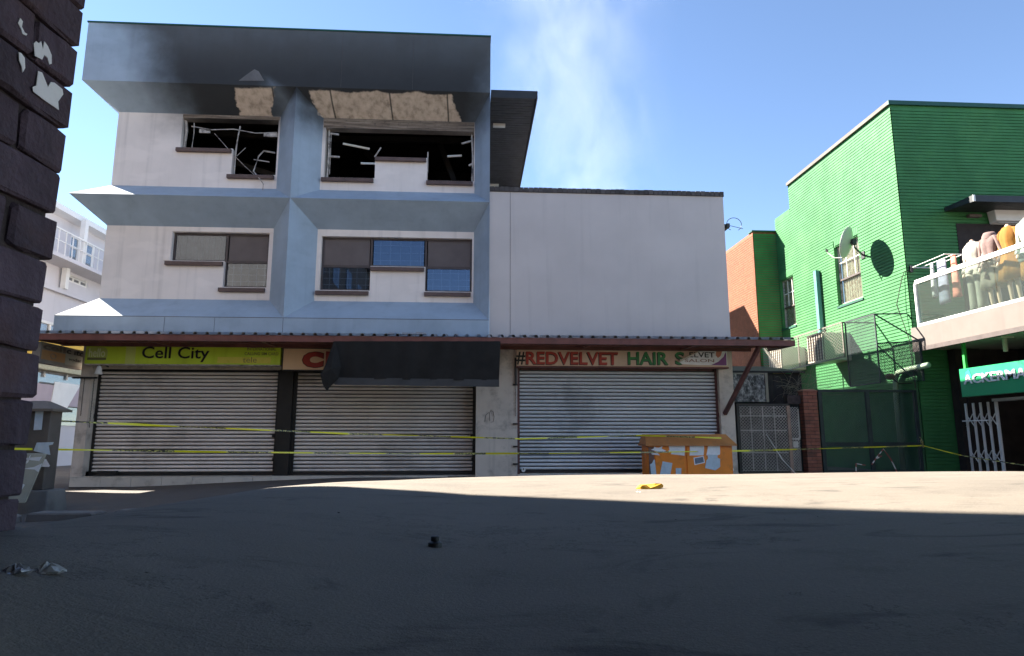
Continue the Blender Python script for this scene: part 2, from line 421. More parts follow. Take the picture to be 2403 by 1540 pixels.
def ground_mat():
    m, t, p = nt('worn_street_surface')
    pos, X, Y, Z = wpos(t)
    big = noise(t, pos, .9, 6, .6, .4); mid = noise(t, pos, 6, 6, .65); fine = noise(t, pos, 170, 3, .6); grit = noise(t, pos, 420, 2)
    col = ramp(t, big, [(.3, (.138, .121, .102)), (.5, (.172, .150, .124)), (.72, (.202, .176, .147))])
    col = mixc(t, math_(t, 'MULTIPLY', smooth(t, mid, .5, .7), .35), col, (.092, .079, .068))
    col = mixc(t, math_(t, 'MULTIPLY', smooth(t, fine, .45, .75), .45), col, (.27, .228, .185))
    col = mixc(t, math_(t, 'MULTIPLY', smooth(t, grit, .58, .72), .45), col, (.07, .06, .055))
    st = noise(t, scaled(t, pos, 1.0, 2.2, 1), 2.3, 7, .7, 1.2)
    col = mixc(t, math_(t, 'MULTIPLY', smooth(t, st, .54, .68), .62), col, (.062, .055, .052))
    st2 = noise(t, scaled(t, pos, 2.6, 1.0, 1), 1.1, 7, .72, .8)
    col = mixc(t, math_(t, 'MULTIPLY', smooth(t, st2, .58, .66), .28), col, (.22, .19, .16))
    wv = N(t, 'ShaderNodeTexNoise'); wv.inputs['Scale'].default_value = 1.4; wv.inputs['Detail'].default_value = 8; wv.inputs['Roughness'].default_value = .72; t.links.new(pos, wv.inputs['Vector'])
    hair = smooth(t, math_(t, 'ABSOLUTE', math_(t, 'SUBTRACT', wv.outputs['Fac'], .5)), .006, .0)
    hair = math_(t, 'MULTIPLY', hair, smooth(t, big, .5, .62))
    col = mixc(t, math_(t, 'MULTIPLY', hair, .55), col, (.045, .04, .038))
    # tarmac below the step by the left shops, darker than the hump's worn concrete
    tar = math_(t, 'MULTIPLY', smooth(t, X, -1.6, -2.8), smooth(t, Y, 16.5, 15.5))
    lowz = smooth(t, math_(t, 'MULTIPLY_ADD', mid, .1, Z), .50, .30)
    tar = math_(t, 'MULTIPLY', tar, lowz)
    col = mixc(t, math_(t, 'MULTIPLY', tar, .62), col, ramp(t, mid, [(.3, (.06, .05, .043)), (.7, (.105, .09, .08))]))
    t.links.new(col, p.inputs['Base Color']); p.inputs['Roughness'].default_value = .9
    p.inputs['Specular IOR Level'].default_value = .25
    b = N(t, 'ShaderNodeBump'); b.inputs['Strength'].default_value = .55; b.inputs['Distance'].default_value = .006
    hh = math_(t, 'ADD', math_(t, 'MULTIPLY_ADD', fine, .6, math_(t, 'MULTIPLY', mid, .6)), math_(t, 'MULTIPLY', grit, .35))
    t.links.new(hh, b.inputs['Height']); t.links.new(b.outputs[0], p.inputs['Normal'])
    return m
link('ground', gm, ground_mat(), kind='structure', smooth=True)

# ------------------------------------------------------------------ walls with openings
def holed_wall(mb, u0, u1, z0, z1, holes, depth, place, m=0, mr=None):
    """front sheet at d=0 with openings and their reveals; place(u, d, z) -> point, d grows into the wall"""
    us = sorted({u0, u1, *[v for h in holes for v in h[:2] if u0 < v < u1]})
    zs = sorted({z0, z1, *[v for h in holes for v in h[2:4] if z0 < v < z1]})
    mr = m if mr is None else mr
    def hole(a, b): return any(h[0] < a < h[1] and h[2] < b < h[3] for h in holes)
    st = [[hole((us[i]+us[i+1])/2, (zs[j]+zs[j+1])/2) for j in range(len(zs)-1)] for i in range(len(us)-1)]
    for i in range(len(us)-1):
        for j in range(len(zs)-1):
            a, b, c, d = us[i], us[i+1], zs[j], zs[j+1]
            if not st[i][j]: mb.quad(place(a,0,c), place(b,0,c), place(b,0,d), place(a,0,d), m=m)
            else:
                if i == 0 or not st[i-1][j]: mb.quad(place(a,0,c), place(a,depth,c), place(a,depth,d), place(a,0,d), m=mr)
                if i == len(us)-2 or not st[i+1][j]: mb.quad(place(b,0,d), place(b,depth,d), place(b,depth,c), place(b,0,c), m=mr)
                if j == 0 or not st[i][j-1]: mb.quad(place(b,0,c), place(b,depth,c), place(a,depth,c), place(a,0,c), m=mr)
                if j == len(zs)-2 or not st[i][j+1]: mb.quad(place(a,0,d), place(a,depth,d), place(b,depth,d), place(b,0,d), m=mr)
front = lambda Y: (lambda u, d, z: (u, Y + d, z))

# ------------------------------------------------------------------ the burnt three-storey building
YW, YN = 15.0, 14.4
XL, XLN, XR = -8.33, -8.88, 0.37
FX = -4.10
ZR, ZT = 10.25, 8.82
burnt = thing('burnt_building', 'three storey pale blue building with soot blackened top windows', 'building', (-4, 15, 0))
bl = MB()
YB = 23.0
bays = [(XLN, FX, XL, -4.60, True), (FX, XR, -3.60, .02, False)]
rows = [(3.40, 6.13, 3.90, 5.60), (6.13, ZT, 6.56, 8.37)]
for (ox0, ox1, ix0, ix1, left) in bays:
    for (oz0, oz1, iz0, iz1) in rows:
        bl.quad((ix0,YW,iz1), (ix1,YW,iz1), (ox1,YN,oz1), (ox0,YN,oz1))      # sloping underside
        bl.quad((ox0,YN,oz0), (ox1,YN,oz0), (ix1,YW,iz0), (ix0,YW,iz0))      # sloping ledge
        bl.quad((ix1,YW,iz0), (ox1,YN,oz0), (ox1,YN,oz1), (ix1,YW,iz1))
        if not left: bl.quad((ox0,YN,oz0), (ix0,YW,iz0), (ix0,YW,iz1), (ox0,YN,oz1))
# the ledges turn the corner and run back along the left side
for (oz0, oz1, iz0, iz1) in rows:
    bl.quad((XL,YB,iz1), (XL,YW,iz1), (XLN,YN,oz1), (XLN,YB,oz1))
    bl.quad((XLN,YB,oz0), (XLN,YN,oz0), (XL,YW,iz0), (XL,YB,iz0))
bl.quad((XLN,YN,ZT), (XR,YN,ZT), (XR,YN,ZR), (XLN,YN,ZR))
bl.quad((XLN,YB,ZT), (XLN,YN,ZT), (XLN,YN,ZR), (XLN,YB,ZR))
bl.quad((XR,YN,2.9), (XR,YB,2.9), (XR,YB,ZR), (XR,YN,ZR))
bl.quad((XLN,YN,2.9), (XR,YN,2.9), (XR,YN,3.40), (XLN,YN,3.40))
bl.quad((XLN,YB,2.9), (XLN,YN,2.9), (XLN,YN,3.40), (XLN,YB,3.40))
bl.quad((XLN,YN,2.9), (XLN,YB,2.9), (XR,YB,2.9), (XR,YN,2.9))
bl.quad((XLN,YN,ZR), (XR,YN,ZR), (XR,YN+.22,ZR), (XLN,YN+.22,ZR))
bl.quad((XR,YN+.22,ZR), (XR,YN+.22,ZR-.4), (XLN,YN+.22,ZR-.4), (XLN,YN+.22,ZR))
bl.quad((XLN,YN+.22,ZR-.4), (XR,YN+.22,ZR-.4), (XR,YB,ZR-.4), (XLN,YB,ZR-.4))
bl.quad((XLN,YB,0), (XR,YB,0), (XR,YB,ZR), (XLN,YB,ZR))
link('coffered_facade', bl, M['blue'], burnt)
side = MB()
for (oz0, oz1, iz0, iz1) in rows: side.quad((XL,YB,iz0), (XL,YW,iz0), (XL,YW,iz1), (XL,YB,iz1))
link('side_wall', side, M['panel'], burnt)
# thin expansion lines on the bands
jlb = [(FX-.004, FX+.004, YN-.003, YN+.002, 2.9, 3.387), (XLN, XR, YN-.004, YN+.002, 3.388, 3.398)]
jlb += [(u, u+.006, YN-.003, YN+.002, *((8.84, ZR-.02) if u > -3.5 else (2.9, 3.38))) for u in (-6.6, -5.55, -3.1, -1.45)]
for a_ in jlb: link('joint_line', MB().box(*a_), M['frame_b'], burnt)
cap = MB(); cap.box(XLN-.02, XR+.01, YN-.02, YN+.26, ZR+.002, ZR+.035)
link('roof_capping', cap, M['green_trim'], burnt)

def rect(x0, x1, y0, y1, Y=YW):
    a = PY(x0, (y0+y1)/2, Y); b = PY(x1, (y0+y1)/2, Y); c = PY((x0+x1)/2, y1, Y); d = PY((x0+x1)/2, y0, Y)
    return a.x, b.x, c.z, d.z
# openings (picked from the photo, on the panel plane)
WUL = dict(top=8.28, xs=(-6.86, -5.66, -4.64), zs=(7.53, 6.90))
WUR = dict(top=8.13, xs=(-3.53, -2.34, -1.11, .00), zs=(6.88, 7.42, 6.86))
WLL = dict(top=5.48, xs=(-6.86, -5.66, -4.69), zs=(4.80, 4.20))
WLR = dict(top=5.44, xs=(-3.50, -2.36, -1.10, -.02), zs=(4.16, 4.74, 4.16))
for wdef, (ix0, ix1, iz0, iz1) in ((WUL, (XL, -4.60, 6.56, 8.37)), (WUR, (-3.60, .02, 6.56, 8.37)), (WLL, (XL, -4.60, 3.90, 5.60)), (WLR, (-3.60, .02, 3.90, 5.60))):
    mb = MB(); holes = [(wdef['xs'][i], wdef['xs'][i+1], wdef['zs'][i], wdef['top']) for i in range(len(wdef['zs']))]
    holed_wall(mb, ix0, ix1, iz0, iz1, holes, .24, front(YW))
    link('wall_panel', mb, M['panel'], burnt)
# rooms behind the windows
def room(x0, x1, z0, z1, y0, y1, m):
    mb = MB(); mb.quad((x0,y0,z0),(x0,y1,z0),(x0,y1,z1),(x0,y0,z1)); mb.quad((x1,y0,z0),(x1,y0,z1),(x1,y1,z1),(x1,y1,z0))
    mb.quad((x0,y0,z0),(x1,y0,z0),(x1,y1,z0),(x0,y1,z0)); mb.quad((x0,y0,z1),(x0,y1,z1),(x1,y1,z1),(x1,y0,z1)); mb.quad((x0,y1,z0),(x1,y1,z0),(x1,y1,z1),(x0,y1,z1))
    return mb
link('burnt_room', room(-8.1, -4.2, 6.2, 8.75, YW+.245, 19, None), M['char'], burnt)
link('burnt_room', room(-4.0, .25, 6.2, 8.75, YW+.245, 19, None), M['char'], burnt)
link('room', room(-8.1, -4.2, 3.5, 5.9, YW+.245, 18, None), M['room'], burnt)
link('room', room(-4.0, .25, 3.5, 5.9, YW+.245, 18, None), M['room'], burnt)
# sills
def sill(win, x0, x1, z, over=.07, m='sill'):
    mb = MB()
    mb.hexa([(x0-over, YW-.09, z-.125), (x1-.02, YW-.09, z-.125), (x1-.02, YW+.20, z-.10), (x0-over, YW+.20, z-.10)],
            [(x0-over, YW-.09, z-.035), (x1-.02, YW-.09, z-.035), (x1-.02, YW+.20, z+.01), (x0-over, YW+.20, z+.01)])
    link('sill', mb, M[m], win, bevel=.008)
def window_thing(name, wdef):
    w = bpy.data.objects.new(name, None); COL.objects.link(w); w.parent = burnt; w.matrix_parent_inverse = WI[burnt.name]
    w.location = ((wdef['xs'][0] + wdef['xs'][-1]) / 2, YW, min(wdef['zs'])); w.empty_display_size = .1
    WI[w.name] = Matrix.Translation(w.location).inverted()
    return w
rnd.seed(3)
# upper left, burnt out
w = window_thing('window', WUL); w['label'] = 'burnt out window with bent white frame bars'
sill(w, -6.86, -5.66, 7.53); sill(w, -5.66, -4.64, 6.90)
fy = YW + .12
b = MB()
b.tube([(-6.82, fy, 7.55), (-6.80, fy, 8.0), (-6.83, fy, 8.26)], .032, 4)
b.tube([(-6.65, fy, 7.55), (-6.62, fy-.02, 7.95), (-6.64, fy-.01, 8.2)], .013, 4)
link('frame_post', b, M['frame_w'], w)
b = MB(); b.tube([(-5.64, fy, 6.92), (-5.62, fy-.03, 7.5), (-5.58, fy-.06, 7.9), (-5.57, fy, 8.15)], .018, 4)
link('frame_post', b, M['frame_w'], w)
b = MB(); b.tube([(-6.7, fy, 8.12), (-6.2, fy-.05, 8.02), (-5.7, fy-.03, 8.06), (-5.2, fy-.02, 7.98), (-4.7, fy, 8.02)], .014, 4)
link('frame_rail', b, M['frame_w'], w)
b = MB(); b.box(-6.5, -6.25, fy-.03, fy, 7.95, 8.05); link('frame_remnant', b, M['frame_w'], w)
b = MB(); b.box(-5.0, -4.68, fy-.03, fy, 7.9, 7.99); link('frame_remnant', b, M['frame_w'], w)
b = MB(); b.tube([(-6.15, fy, 7.95), (-5.7, fy-.05, 7.45), (-5.4, fy-.02, 7.15), (-5.15, fy, 6.93)], .008, 4); b.tube([(-5.6, fy, 7.4), (-5.4, fy-.03, 7.6)], .008, 4)
link('loose_wire', b, M['frame_w'], w)
b = MB(); b.tube([(-4.7, fy-.05, 7.48), (-4.95, fy-.1, 7.50), (-5.06, fy-.1, 7.36), (-5.15, fy-.12, 6.98), (-4.95, YW-.1, 6.74), (-4.86, YW-.14, 6.62), (-4.87, YW-.12, 6.45)], [.02,.02,.018,.02,.012,.012,.016], 5)
b.tube([(-5.16, fy-.12, 7.27), (-4.80, fy-.12, 7.22)], .014, 4)
link('hanging_frame', b, M['frame_w'], w)
# upper right, burnt out
w = window_thing('window', WUR); w['label'] = 'wide burnt out window with dangling light tubes'
sill(w, -3.53, -2.34, 6.88, .04); sill(w, -2.34, -1.11, 7.42, -.005); sill(w, -1.11, .0, 6.86, .01)
for (x, za, zb) in ((-3.47, 6.9, 8.12), (-.04, 6.88, 8.12)):
    b = MB(); b.tube([(x, fy, za), (x+.015, fy-.02, (za+zb)/2), (x-.01, fy, zb)], .026, 4); b.tube([(x+.05, fy, za+.1), (x+.045, fy, zb-.1)], .012, 4)
    link('frame_post', b, M['frame_w'], w)
b = MB(); b.tube([(-2.36, fy-.1, 7.42), (-2.29, fy-.12, 7.52), (-2.22, fy-.1, 7.66)], .02, 4); link('frame_stub', b, M['frame_w'], w)
b = MB(); b.tube([(-1.10, fy-.1, 7.05), (-1.10, fy-.1, 7.58)], .018, 4); link('frame_stub', b, M['frame_w'], w)
for p0_, p1_ in (((-3.44, fy, 8.03), (-3.24, fy-.02, 8.0)), ((-3.44, fy, 7.45), (-3.2, fy-.02, 7.43)), ((-.30, fy, 7.86), (-.06, fy, 7.94)), ((-.12, fy, 7.30), (-.03, fy, 7.36))):
    b = MB(); b.tube([p0_, p1_], .028, 4); link('frame_remnant', b, M['frame_w'], w)
def tubelight(a, bb, r=.028):
    b = MB(); b.tube([a, bb], r, 8); link('light_tube', b, M['ink_white'], w)
tubelight((-3.22, 15.5, 7.96), (-2.6, 15.7, 7.93)); tubelight((-2.78, 15.6, 7.50), (-2.3, 15.6, 7.50)); tubelight((-.66, 15.6, 7.74), (-.30, 15.6, 7.77))
for (xa, ya, za, xb, yb, zb) in ((-8, 16.2, 8.55, -4.3, 16.3, 8.4), (-7.6, 17.2, 8.5, -5.0, 17.0, 7.6), (-3.8, 16.4, 8.5, .1, 16.2, 8.45), (-3.0, 17.4, 8.6, -1.2, 17.2, 7.3), (-.9, 16.8, 8.6, -.3, 16.9, 7.0)):
    b = MB(); b.bar((xa, ya, za), (xb, yb, zb), .10, .14); link('charred_timber', b, M['rail'], burnt)
# lintel faces scorched brown above the burnt windows
for x0, x1, zt, zb in ((-6.86, -4.62, 8.36, 8.275), (-3.58, .0, 8.36, 8.12)):
    b = MB(); n = 14
    for i in range(n):
        u0 = x0 + (x1-x0)*i/n; u1 = x0 + (x1-x0)*(i+1)/n
        j0 = rnd.uniform(-.012, .012)
        b.quad((u0, YW-.004, zb+.003), (u1, YW-.004, zb+.003), (u1, YW-.004, zt+j0*.2), (u0, YW-.004, zt))
    link('scorched_lintel', b, M['scorch'], burnt)
b = MB(); pts = [PY(x, y, YN-.003) for x, y in ((597, 163), (607, 168), (620, 190), (560, 190), (578, 176))]
b.prism(pts, (0, -.003, 0)); link('bleached_patch', b, mat('grey_bleached_paint', (.13, .125, .125), .9, .2), burnt)

# lower windows
def lower_window(wdef, label, lights):
    w = window_thing('window', wdef); w['label'] = label
    xs, zs, top = wdef['xs'], wdef['zs'], wdef['top']; y0 = YW + .10
    fr = MB(); t = .045
    tr = max(zs)                                           # transom height
    fr.box(xs[0], xs[-1], y0, y0+.05, top-t, top-.001)
    for i in range(len(zs)):
        fr.box(xs[i], xs[i+1], y0+.001, y0+.051, zs[i], zs[i]+t)
        if zs[i] < tr: fr.box(xs[i], xs[i+1], y0+.003, y0+.053, tr-.02, tr+.04)
    for i in range(len(xs)):
        zb = min(zs[max(0, i-1)], zs[min(i, len(zs)-1)])
        a = 0 if i == 0 else (-t if i == len(xs)-1 else -t/2)
        fr.box(xs[i]+a, xs[i]+a+t, y0-.002, y0+.048, zb, top)
    link('frame', fr, M['frame_b'], w)
    for i in range(len(zs)):
        if zs[i] < tr: sill(w, xs[i], xs[i+1], zs[i], .07 if i == 0 or len(zs) == 2 else .01)
        else: sill(w, xs[i], xs[i+1], zs[i], .09 if i == 0 else -.01)
        cells = [(xs[i]+t, xs[i+1]-t, tr+.04, top-t, lights[i][0])]
        if zs[i] < tr: cells.append((xs[i]+t, xs[i+1]-t, zs[i]+t, tr-.02, lights[i][1]))
        for a, bb, c, d, kind in cells:
            g = MB(); g.box(a, bb, y0+.02, y0+.026, c, d)
            if kind == 'board': link('board', g, M['blind'], w)
            else: link('pane', g, M['glass_dark'], w)
            if kind == 'curtain':
                cu = MB(); n = 26
                for k in range(n):
                    u0 = a+(bb-a)*k/n; u1 = a+(bb-a)*(k+1)/n; o0 = .02*math.sin(k*2.1); o1 = .02*math.sin((k+1)*2.1)
                    cu.quad((u0, y0+.13+o0, c), (u1, y0+.13+o1, c), (u1, y0+.13+o1, d), (u0, y0+.13+o0, d))
                link('net_curtain', cu, M['blind2'], w)
            if kind == 'bars':
                gr = MB(); k = 5
                for q in range(1, k+1):
                    u = a + (bb-a)*(q-.35)/k; gr.box(u-.006, u+.006, y0+.06, y0+.068, c, d)
                for q in range(1, 4):
                    v = c + (d-c)*(q-.2)/3.4; gr.box(a, bb, y0+.07, y0+.077, v-.006, v+.006)
                link('burglar_bars', gr, M['grid'], w)
lower_window(WLL, 'stepped brown framed window with net curtain', [('curtain',), ('board', 'bars')])
lower_window(WLR, 'wide brown framed window with barred lower lights', [('board', 'bars'), ('bars',), ('board', 'bars')])
# raised plaster surround of the lower left window
for a_ in ((-7.02, -4.602, YW-.012, YW, 5.49, 5.597), (-7.02, -6.87, YW-.012, YW, 4.80, 5.487), (-5.66, -4.602, YW-.012, YW, 3.92, 4.06)):
    link('window_surround', MB().box(*a_), M['panel'], burnt)

# covered gallery along the right side at the top floor
gal = thing('gallery_roof', 'black slatted gallery roof jutting from behind the burnt building', 'roof', (.9, 15.2, 8.9))
x0, x1, y0, y1, zg = .40, 1.47, 14.98, 21.0, 9.02
n = 46
for i in range(n):
    a = y0 + (y1-y0)*i/n; c = y0 + (y1-y0)*(i+1)/n
    if i == 0: gme = MB().box(x0, x1, 0, (c-a)*.86, zg, zg+.03).mesh('soffit_slat')
    link('soffit_slat', gme, M['black_clad'], gal, loc=(0, a, 0))
b = MB(); b.box(x0, x1+.05, y0-.05, y1, zg+.034, zg+.16); link('roof_slab', b, M['black_clad'], gal)
b = MB(); b.box(x0, x1+.06, y0-.06, y0-.052, zg-.03, zg+.17); b.box(x1+.052, x1+.07, y0-.06, y1, zg-.03, zg+.17); link('fascia', b, M['dark_metal'], gal)
b = MB(); b.box(x0-.02, x0+.45, y1-.02, y1+.2, 6.4, zg); b.box(x0+.02, x1+.05, y1+.2, y1+.4, 6.4, zg); link('end_wall', b, M['black_clad'], gal)
for yy in (16.3, 20.5):
    b = MB(); b.box(x0+.10, x0+.42, yy, yy+.12, zg-.07, zg-.005); link('light_fitting', b, M['grid'], gal)

# ------------------------------------------------------------------ grey two-storey building
GY, GX0, GX1, GZ = 14.45, .372, 5.84, 6.40
grey = thing('grey_building', 'plain pale grey two storey building with salon at street level', 'building', (3, 14.45, 0))
OPX0, OPX1, OPZ = 1.00, 5.52, 2.78
mb = MB()
holed_wall(mb, GX0+.001, GX1, -.1, GZ, [(OPX0, OPX1, -.2, OPZ)], .3, front(GY))
mb.quad((GX1,GY,-.1), (GX1,24,-.1), (GX1,24,GZ), (GX1,GY,GZ)); mb.quad((GX0,GY,GZ), (GX1,GY,GZ), (GX1,GY+.3,GZ), (GX0,GY+.3,GZ))
mb.quad((GX0,GY+.3,GZ), (GX1,GY+.3,GZ), (GX1,GY+.3,GZ-.5), (GX0,GY+.3,GZ-.5)); mb.quad((GX0,GY+.3,GZ-.5), (GX1,GY+.3,GZ-.5), (GX1,24,GZ-.5), (GX0,24,GZ-.5))
link('wall', mb, M['grey_wall'], grey)
b = MB(); b.box(.84, .848, GY-.003, GY+.001, 2.9, GZ); link('joint_line', b, M['frame_b'], grey)
bw = .112; cmesh = MB().box(0, bw-.011, 0, .33, 0, .105).mesh('coping_brick'); u = GX0+.003; i = 0
while u + bw < GX1 + .05:
    link('coping_brick', cmesh, M['coping'], grey, loc=(u, GY-.035+rnd.uniform(-.006, .006), GZ+.004+rnd.uniform(-.004, .006))); u += bw
b = MB(); b.box(GX0+.01, GX1+.02, GY-.01, GY+.27, GZ+.002, GZ+.07); link('coping_mortar', b, M['mortar'], grey)
# street-level piers, a little dirtier than the wall above
b = MB(); b.box(.10, OPX0-.02, GY-.03, GY+.4, -.1, 2.74); link('pier', b, M['pier_wall'], grey)
b = MB(); b.box(OPX1-.005, GX1-.003, GY-.012, GY+.4, -.1, 2.74); link('pier', b, M['pier_wall'], grey)
b = MB(); b.box(OPX0, OPX1, GY+.30, GY+.4, 2.3, OPZ); link('lintel', b, M['pier_wall'], grey)
b = MB(); b.box(OPX0, OPX1, GY-.05, GY+.5, -.1, .045); link('threshold', b, M['tile'], grey)
# spray scribble on the pier
b = MB()
def scr(pts, r=.006): b.tube([(PY(x, y, GY-.033).x, GY-.033, PY(x, y, GY-.033).z) for x, y in pts], r, 4)
scr([(1137, 990), (1139, 975), (1147, 968)]); scr([(1149, 989), (1148, 970), (1152, 962), (1156, 966), (1159, 978), (1157, 990), (1151, 991)]); scr([(1152, 964), (1155, 978), (1158, 966)], .004)
link('graffiti', b, M['ink'], grey)
# dark eave and ring aerial on the alley side
b = MB(); b.hexa([(GX1+.002, 15.3, 5.55), (GX1+.16, 15.3, 5.62), (GX1+.16, 16.6, 5.62), (GX1+.002, 16.6, 5.55)], [(GX1+.002, 15.3, 6.05), (GX1+.40, 15.3, 6.02), (GX1+.40, 16.6, 6.02), (GX1+.002, 16.6, 6.05)])
b.box(GX1+.38, GX1+.46, 15.25, 16.65, 5.93, 6.03); link('side_eave', b, M['dark_metal'], grey)
ant = thing('ring_aerial', 'thin wire ring aerial on the eave of the grey building', 'aerial', (6.25, 15.5, 6.03))
c = PY(1722, 527, 15.5); b = MB()
b.tube([c + Vector((.19*math.cos(a), 0, .17*math.sin(a))) for a in [R(k) for k in range(-60, 241, 12)]], .008, 5); link('ring', b, M['dark_metal'], ant)
b = MB(); b.tube([(6.12, 15.5, 6.0), (6.14, 15.5, c.z+.12)], .007, 5); b.tube([(6.12, 15.5, 6.12), (c.x+.22, 15.5, 5.98)], .007, 5); link('stem', b, M['dark_metal'], ant)
# unseen rear block, added with a raking front to cast shade on the wing
ra_ = [PX(x, y, 9.89) for x, y in ((1745, 716), (1792, 806))]; tt = 9.89 - GX1
ra_ = [q + Vector((-tt, .7*tt, .85*tt)) for q in ra_]
b = MB(); b.prism([(GX1-.003, ra_[0].y, ra_[0].z), (GX1-.003, 34, ra_[0].z), (GX1-.003, 34, 5.9), (GX1-.003, ra_[0].y + (ra_[1].y-ra_[0].y)*(ra_[0].z-5.9)/(ra_[0].z-ra_[1].z), 5.9)], (-3.5, 0, 0)); link('rear_shade_block', b, M['black_clad'], grey)
# unseen tank added behind the parapet to cast a shadow on the green wall
tank = thing('shadow_tank', 'unseen round topped tank added on the grey roof to cast a shadow', 'tank', (4.6, 19.9, 5.9))
cs = [(.0, .62), (1.35, .62), (1.55, .55), (1.72, .36), (1.80, .12)]
b = MB(); b.loft([[(4.9 + r*math.cos(a*math.pi/12), 21.2 + r*math.sin(a*math.pi/12), 5.9 + z) for a in range(24)] for z, r in cs]); link('shell', b, M['dark_metal'], tank, smooth=True)
b = MB(); b.tube([(4.9, 21.2, 7.6), (4.9, 21.2, 8.05)], .06, 8); link('vent_pipe', b, M['dark_metal'], tank)

# ------------------------------------------------------------------ street level of the blue building
SY = 14.92
gf = MB()
gf.box(XL, -8.10, 14.62, 15.6, -.2, 2.9); link('corner_pier', gf, M['pier_wall'], burnt)
b = MB(); b.box(-8.10, .098, 15.1, 15.3, -.2, 2.9); link('back_wall', b, M['room'], burnt)
b = MB(); b.box(-8.10, .098, 14.80, 15.09, 2.30, 2.895); link('lintel', b, M['pier_wall'], burnt)
b = MB(); b.box(-4.20, -3.91, 14.75, 15.05, -.1, 2.3); link('post', b, M['rail'], burnt)
b = MB(); b.box(XL+.01, .095, 14.60, 15.1, -.25, .005); link('step', b, M['mortar'], burnt)
tm = {}
x = XL + .03
for i in range(13):
    wd = .62
    if x + wd > -4.2 and x < -4.2: wd = -4.2 - x
    if x > .0: break
    key = round(wd, 2)
    if key not in tm: tm[key] = MB().box(0, wd-.008, 0, .03, 0, .19).mesh('step_tile')
    link('step_tile', tm[key], M['tile'], burnt, loc=(x, 14.568, -.186 + (0 if x < -4.25 else .02))); x += wd
b = MB(); b.box(XL+.02, .09, 14.57, 15.08, .006, .022); link('step_top', b, M['tile'], burnt)

# ------------------------------------------------------------------ roller shutters
def shutter(label, x0, x1, z0, z1, Y, matslat, rail, pitch=.0805):
    s = thing('roller_shutter', label, 'shutter', ((x0+x1)/2, Y, z0), 'roller shutters under the awning')
    prof = []
    for k in range(7):
        a = math.pi * k / 6
        prof.append((-.034 * math.sin(a)**.8, pitch * .73 * (k / 6)))
    prof += [(.004, pitch*.73), (.004, 0)]
    me = MB(); me.prism([(x0+.03, Y+q, z) for q, z in prof], (x1-x0-.06, 0, 0)); me = me.mesh('slat')
    for p_ in me.polygons: p_.use_smooth = False
    nn = int((z1 - z0 - .07) / pitch)
    for i in range(nn):
        link('slat', me, matslat, s, loc=(0, rnd.uniform(-.003, .003), z0 + .07 + i*pitch))
    b = MB(); b.box(x0+.03, x1-.03, Y-.03, Y+.02, z0, z0+.062); link('bottom_bar', b, M['rail'], s)
    b = MB(); b.box(x0+.02, x1-.02, Y+.012, Y+.02, z0, z1); link('backing', b, M['rail'], s)
    for a, c in ((x0-.05, x0+.03), (x1-.03, x1+.05)):
        b = MB(); b.box(a, c, Y-.06, Y+.04, z0-.02, z1+.02); b.box(a-.02, a-.001, Y-.07, Y-.02, z0+.3, z0+.36); b.box(a-.05, a-.001, Y-.075, Y-.02, z0+.80, z0+.86)
        b.box(a+.02, a+.05, Y-.085, Y-.062, z0+1.2, z0+1.3)
        link('guide_rail', b, rail, s)
    b = MB(); b.box(x0+.06, x1-.06, Y-.03, Y+.01, z1-.05, z1+.06); link('head_box', b, rail, s)
    return s
s1 = shutter('striped grey roller shutter beneath the lime green sign', -8.08, -4.24, .03, 2.30, SY, M['slat'], M['rail'])
s2 = shutter('pale roller shutter half hidden behind the black cloth', -3.87, .06, .03, 2.30, SY, M['slat'], M['rail'])
s3 = shutter('silvery roller shutter behind the orange cabinet with red rails', 1.03, 5.50, .07, 2.36, 14.62, M['slat3'], M['rail_red'])
def padlock(x, Y, z, par):
    b = MB(); b.tube([(x, Y-.03, z), (x, Y, z)], .045, 14); link('lock_disc', b, M['white'], par)
    b = MB(); b.box(x-.008, x+.008, Y-.045, Y-.031, z-.005, z+.035); link('key_slot', b, M['ink'], par)
for xp in (1228, 1713):
    q = PY(xp, 1107, 14.5); padlock(q.x, 14.54 if xp < 1300 else 14.42, .14, s3)
b = MB(); b.box(-8.3, -8.1, 14.76, 14.86, .02, .12); link('lock_bar', b, M['rail'], s1)
b = MB(); b.box(-7.9, -7.5, 14.80, 14.9, .035, .13); link('lock_bar', b, M['rail'], s1)
# chain drive beside the lime sign
b = MB()
for xx, zz in ((-8.22, 1.25), (-8.02, 1.0)):
    k = 0
    while 2.05 - k*.035 > zz:
        b.box(xx+(k % 2)*.004, xx+.012+(k % 2)*.004, 14.55, 14.565, 2.05-k*.035, 2.078-k*.035); k += 1
b.box(-8.45, -7.95, 14.53, 14.57, 2.06, 2.10)
link('hoist_chain', b, M['rail'], s1)
b = MB(); b.box(.94, .985, 14.36, 14.415, 1.95, 2.55)
k = 0
while 1.95 - k*.035 > 1.3: b.box(.955+(k % 2)*.004, .967+(k % 2)*.004, 14.38, 14.395, 1.92-k*.035, 1.948-k*.035); k += 1
for zz in (1.95, 1.1, .62, .25): b.box(.90, 1.0, 14.38, 14.415, zz, zz+.035)
link('hoist_chain', b, M['rail'], s3)

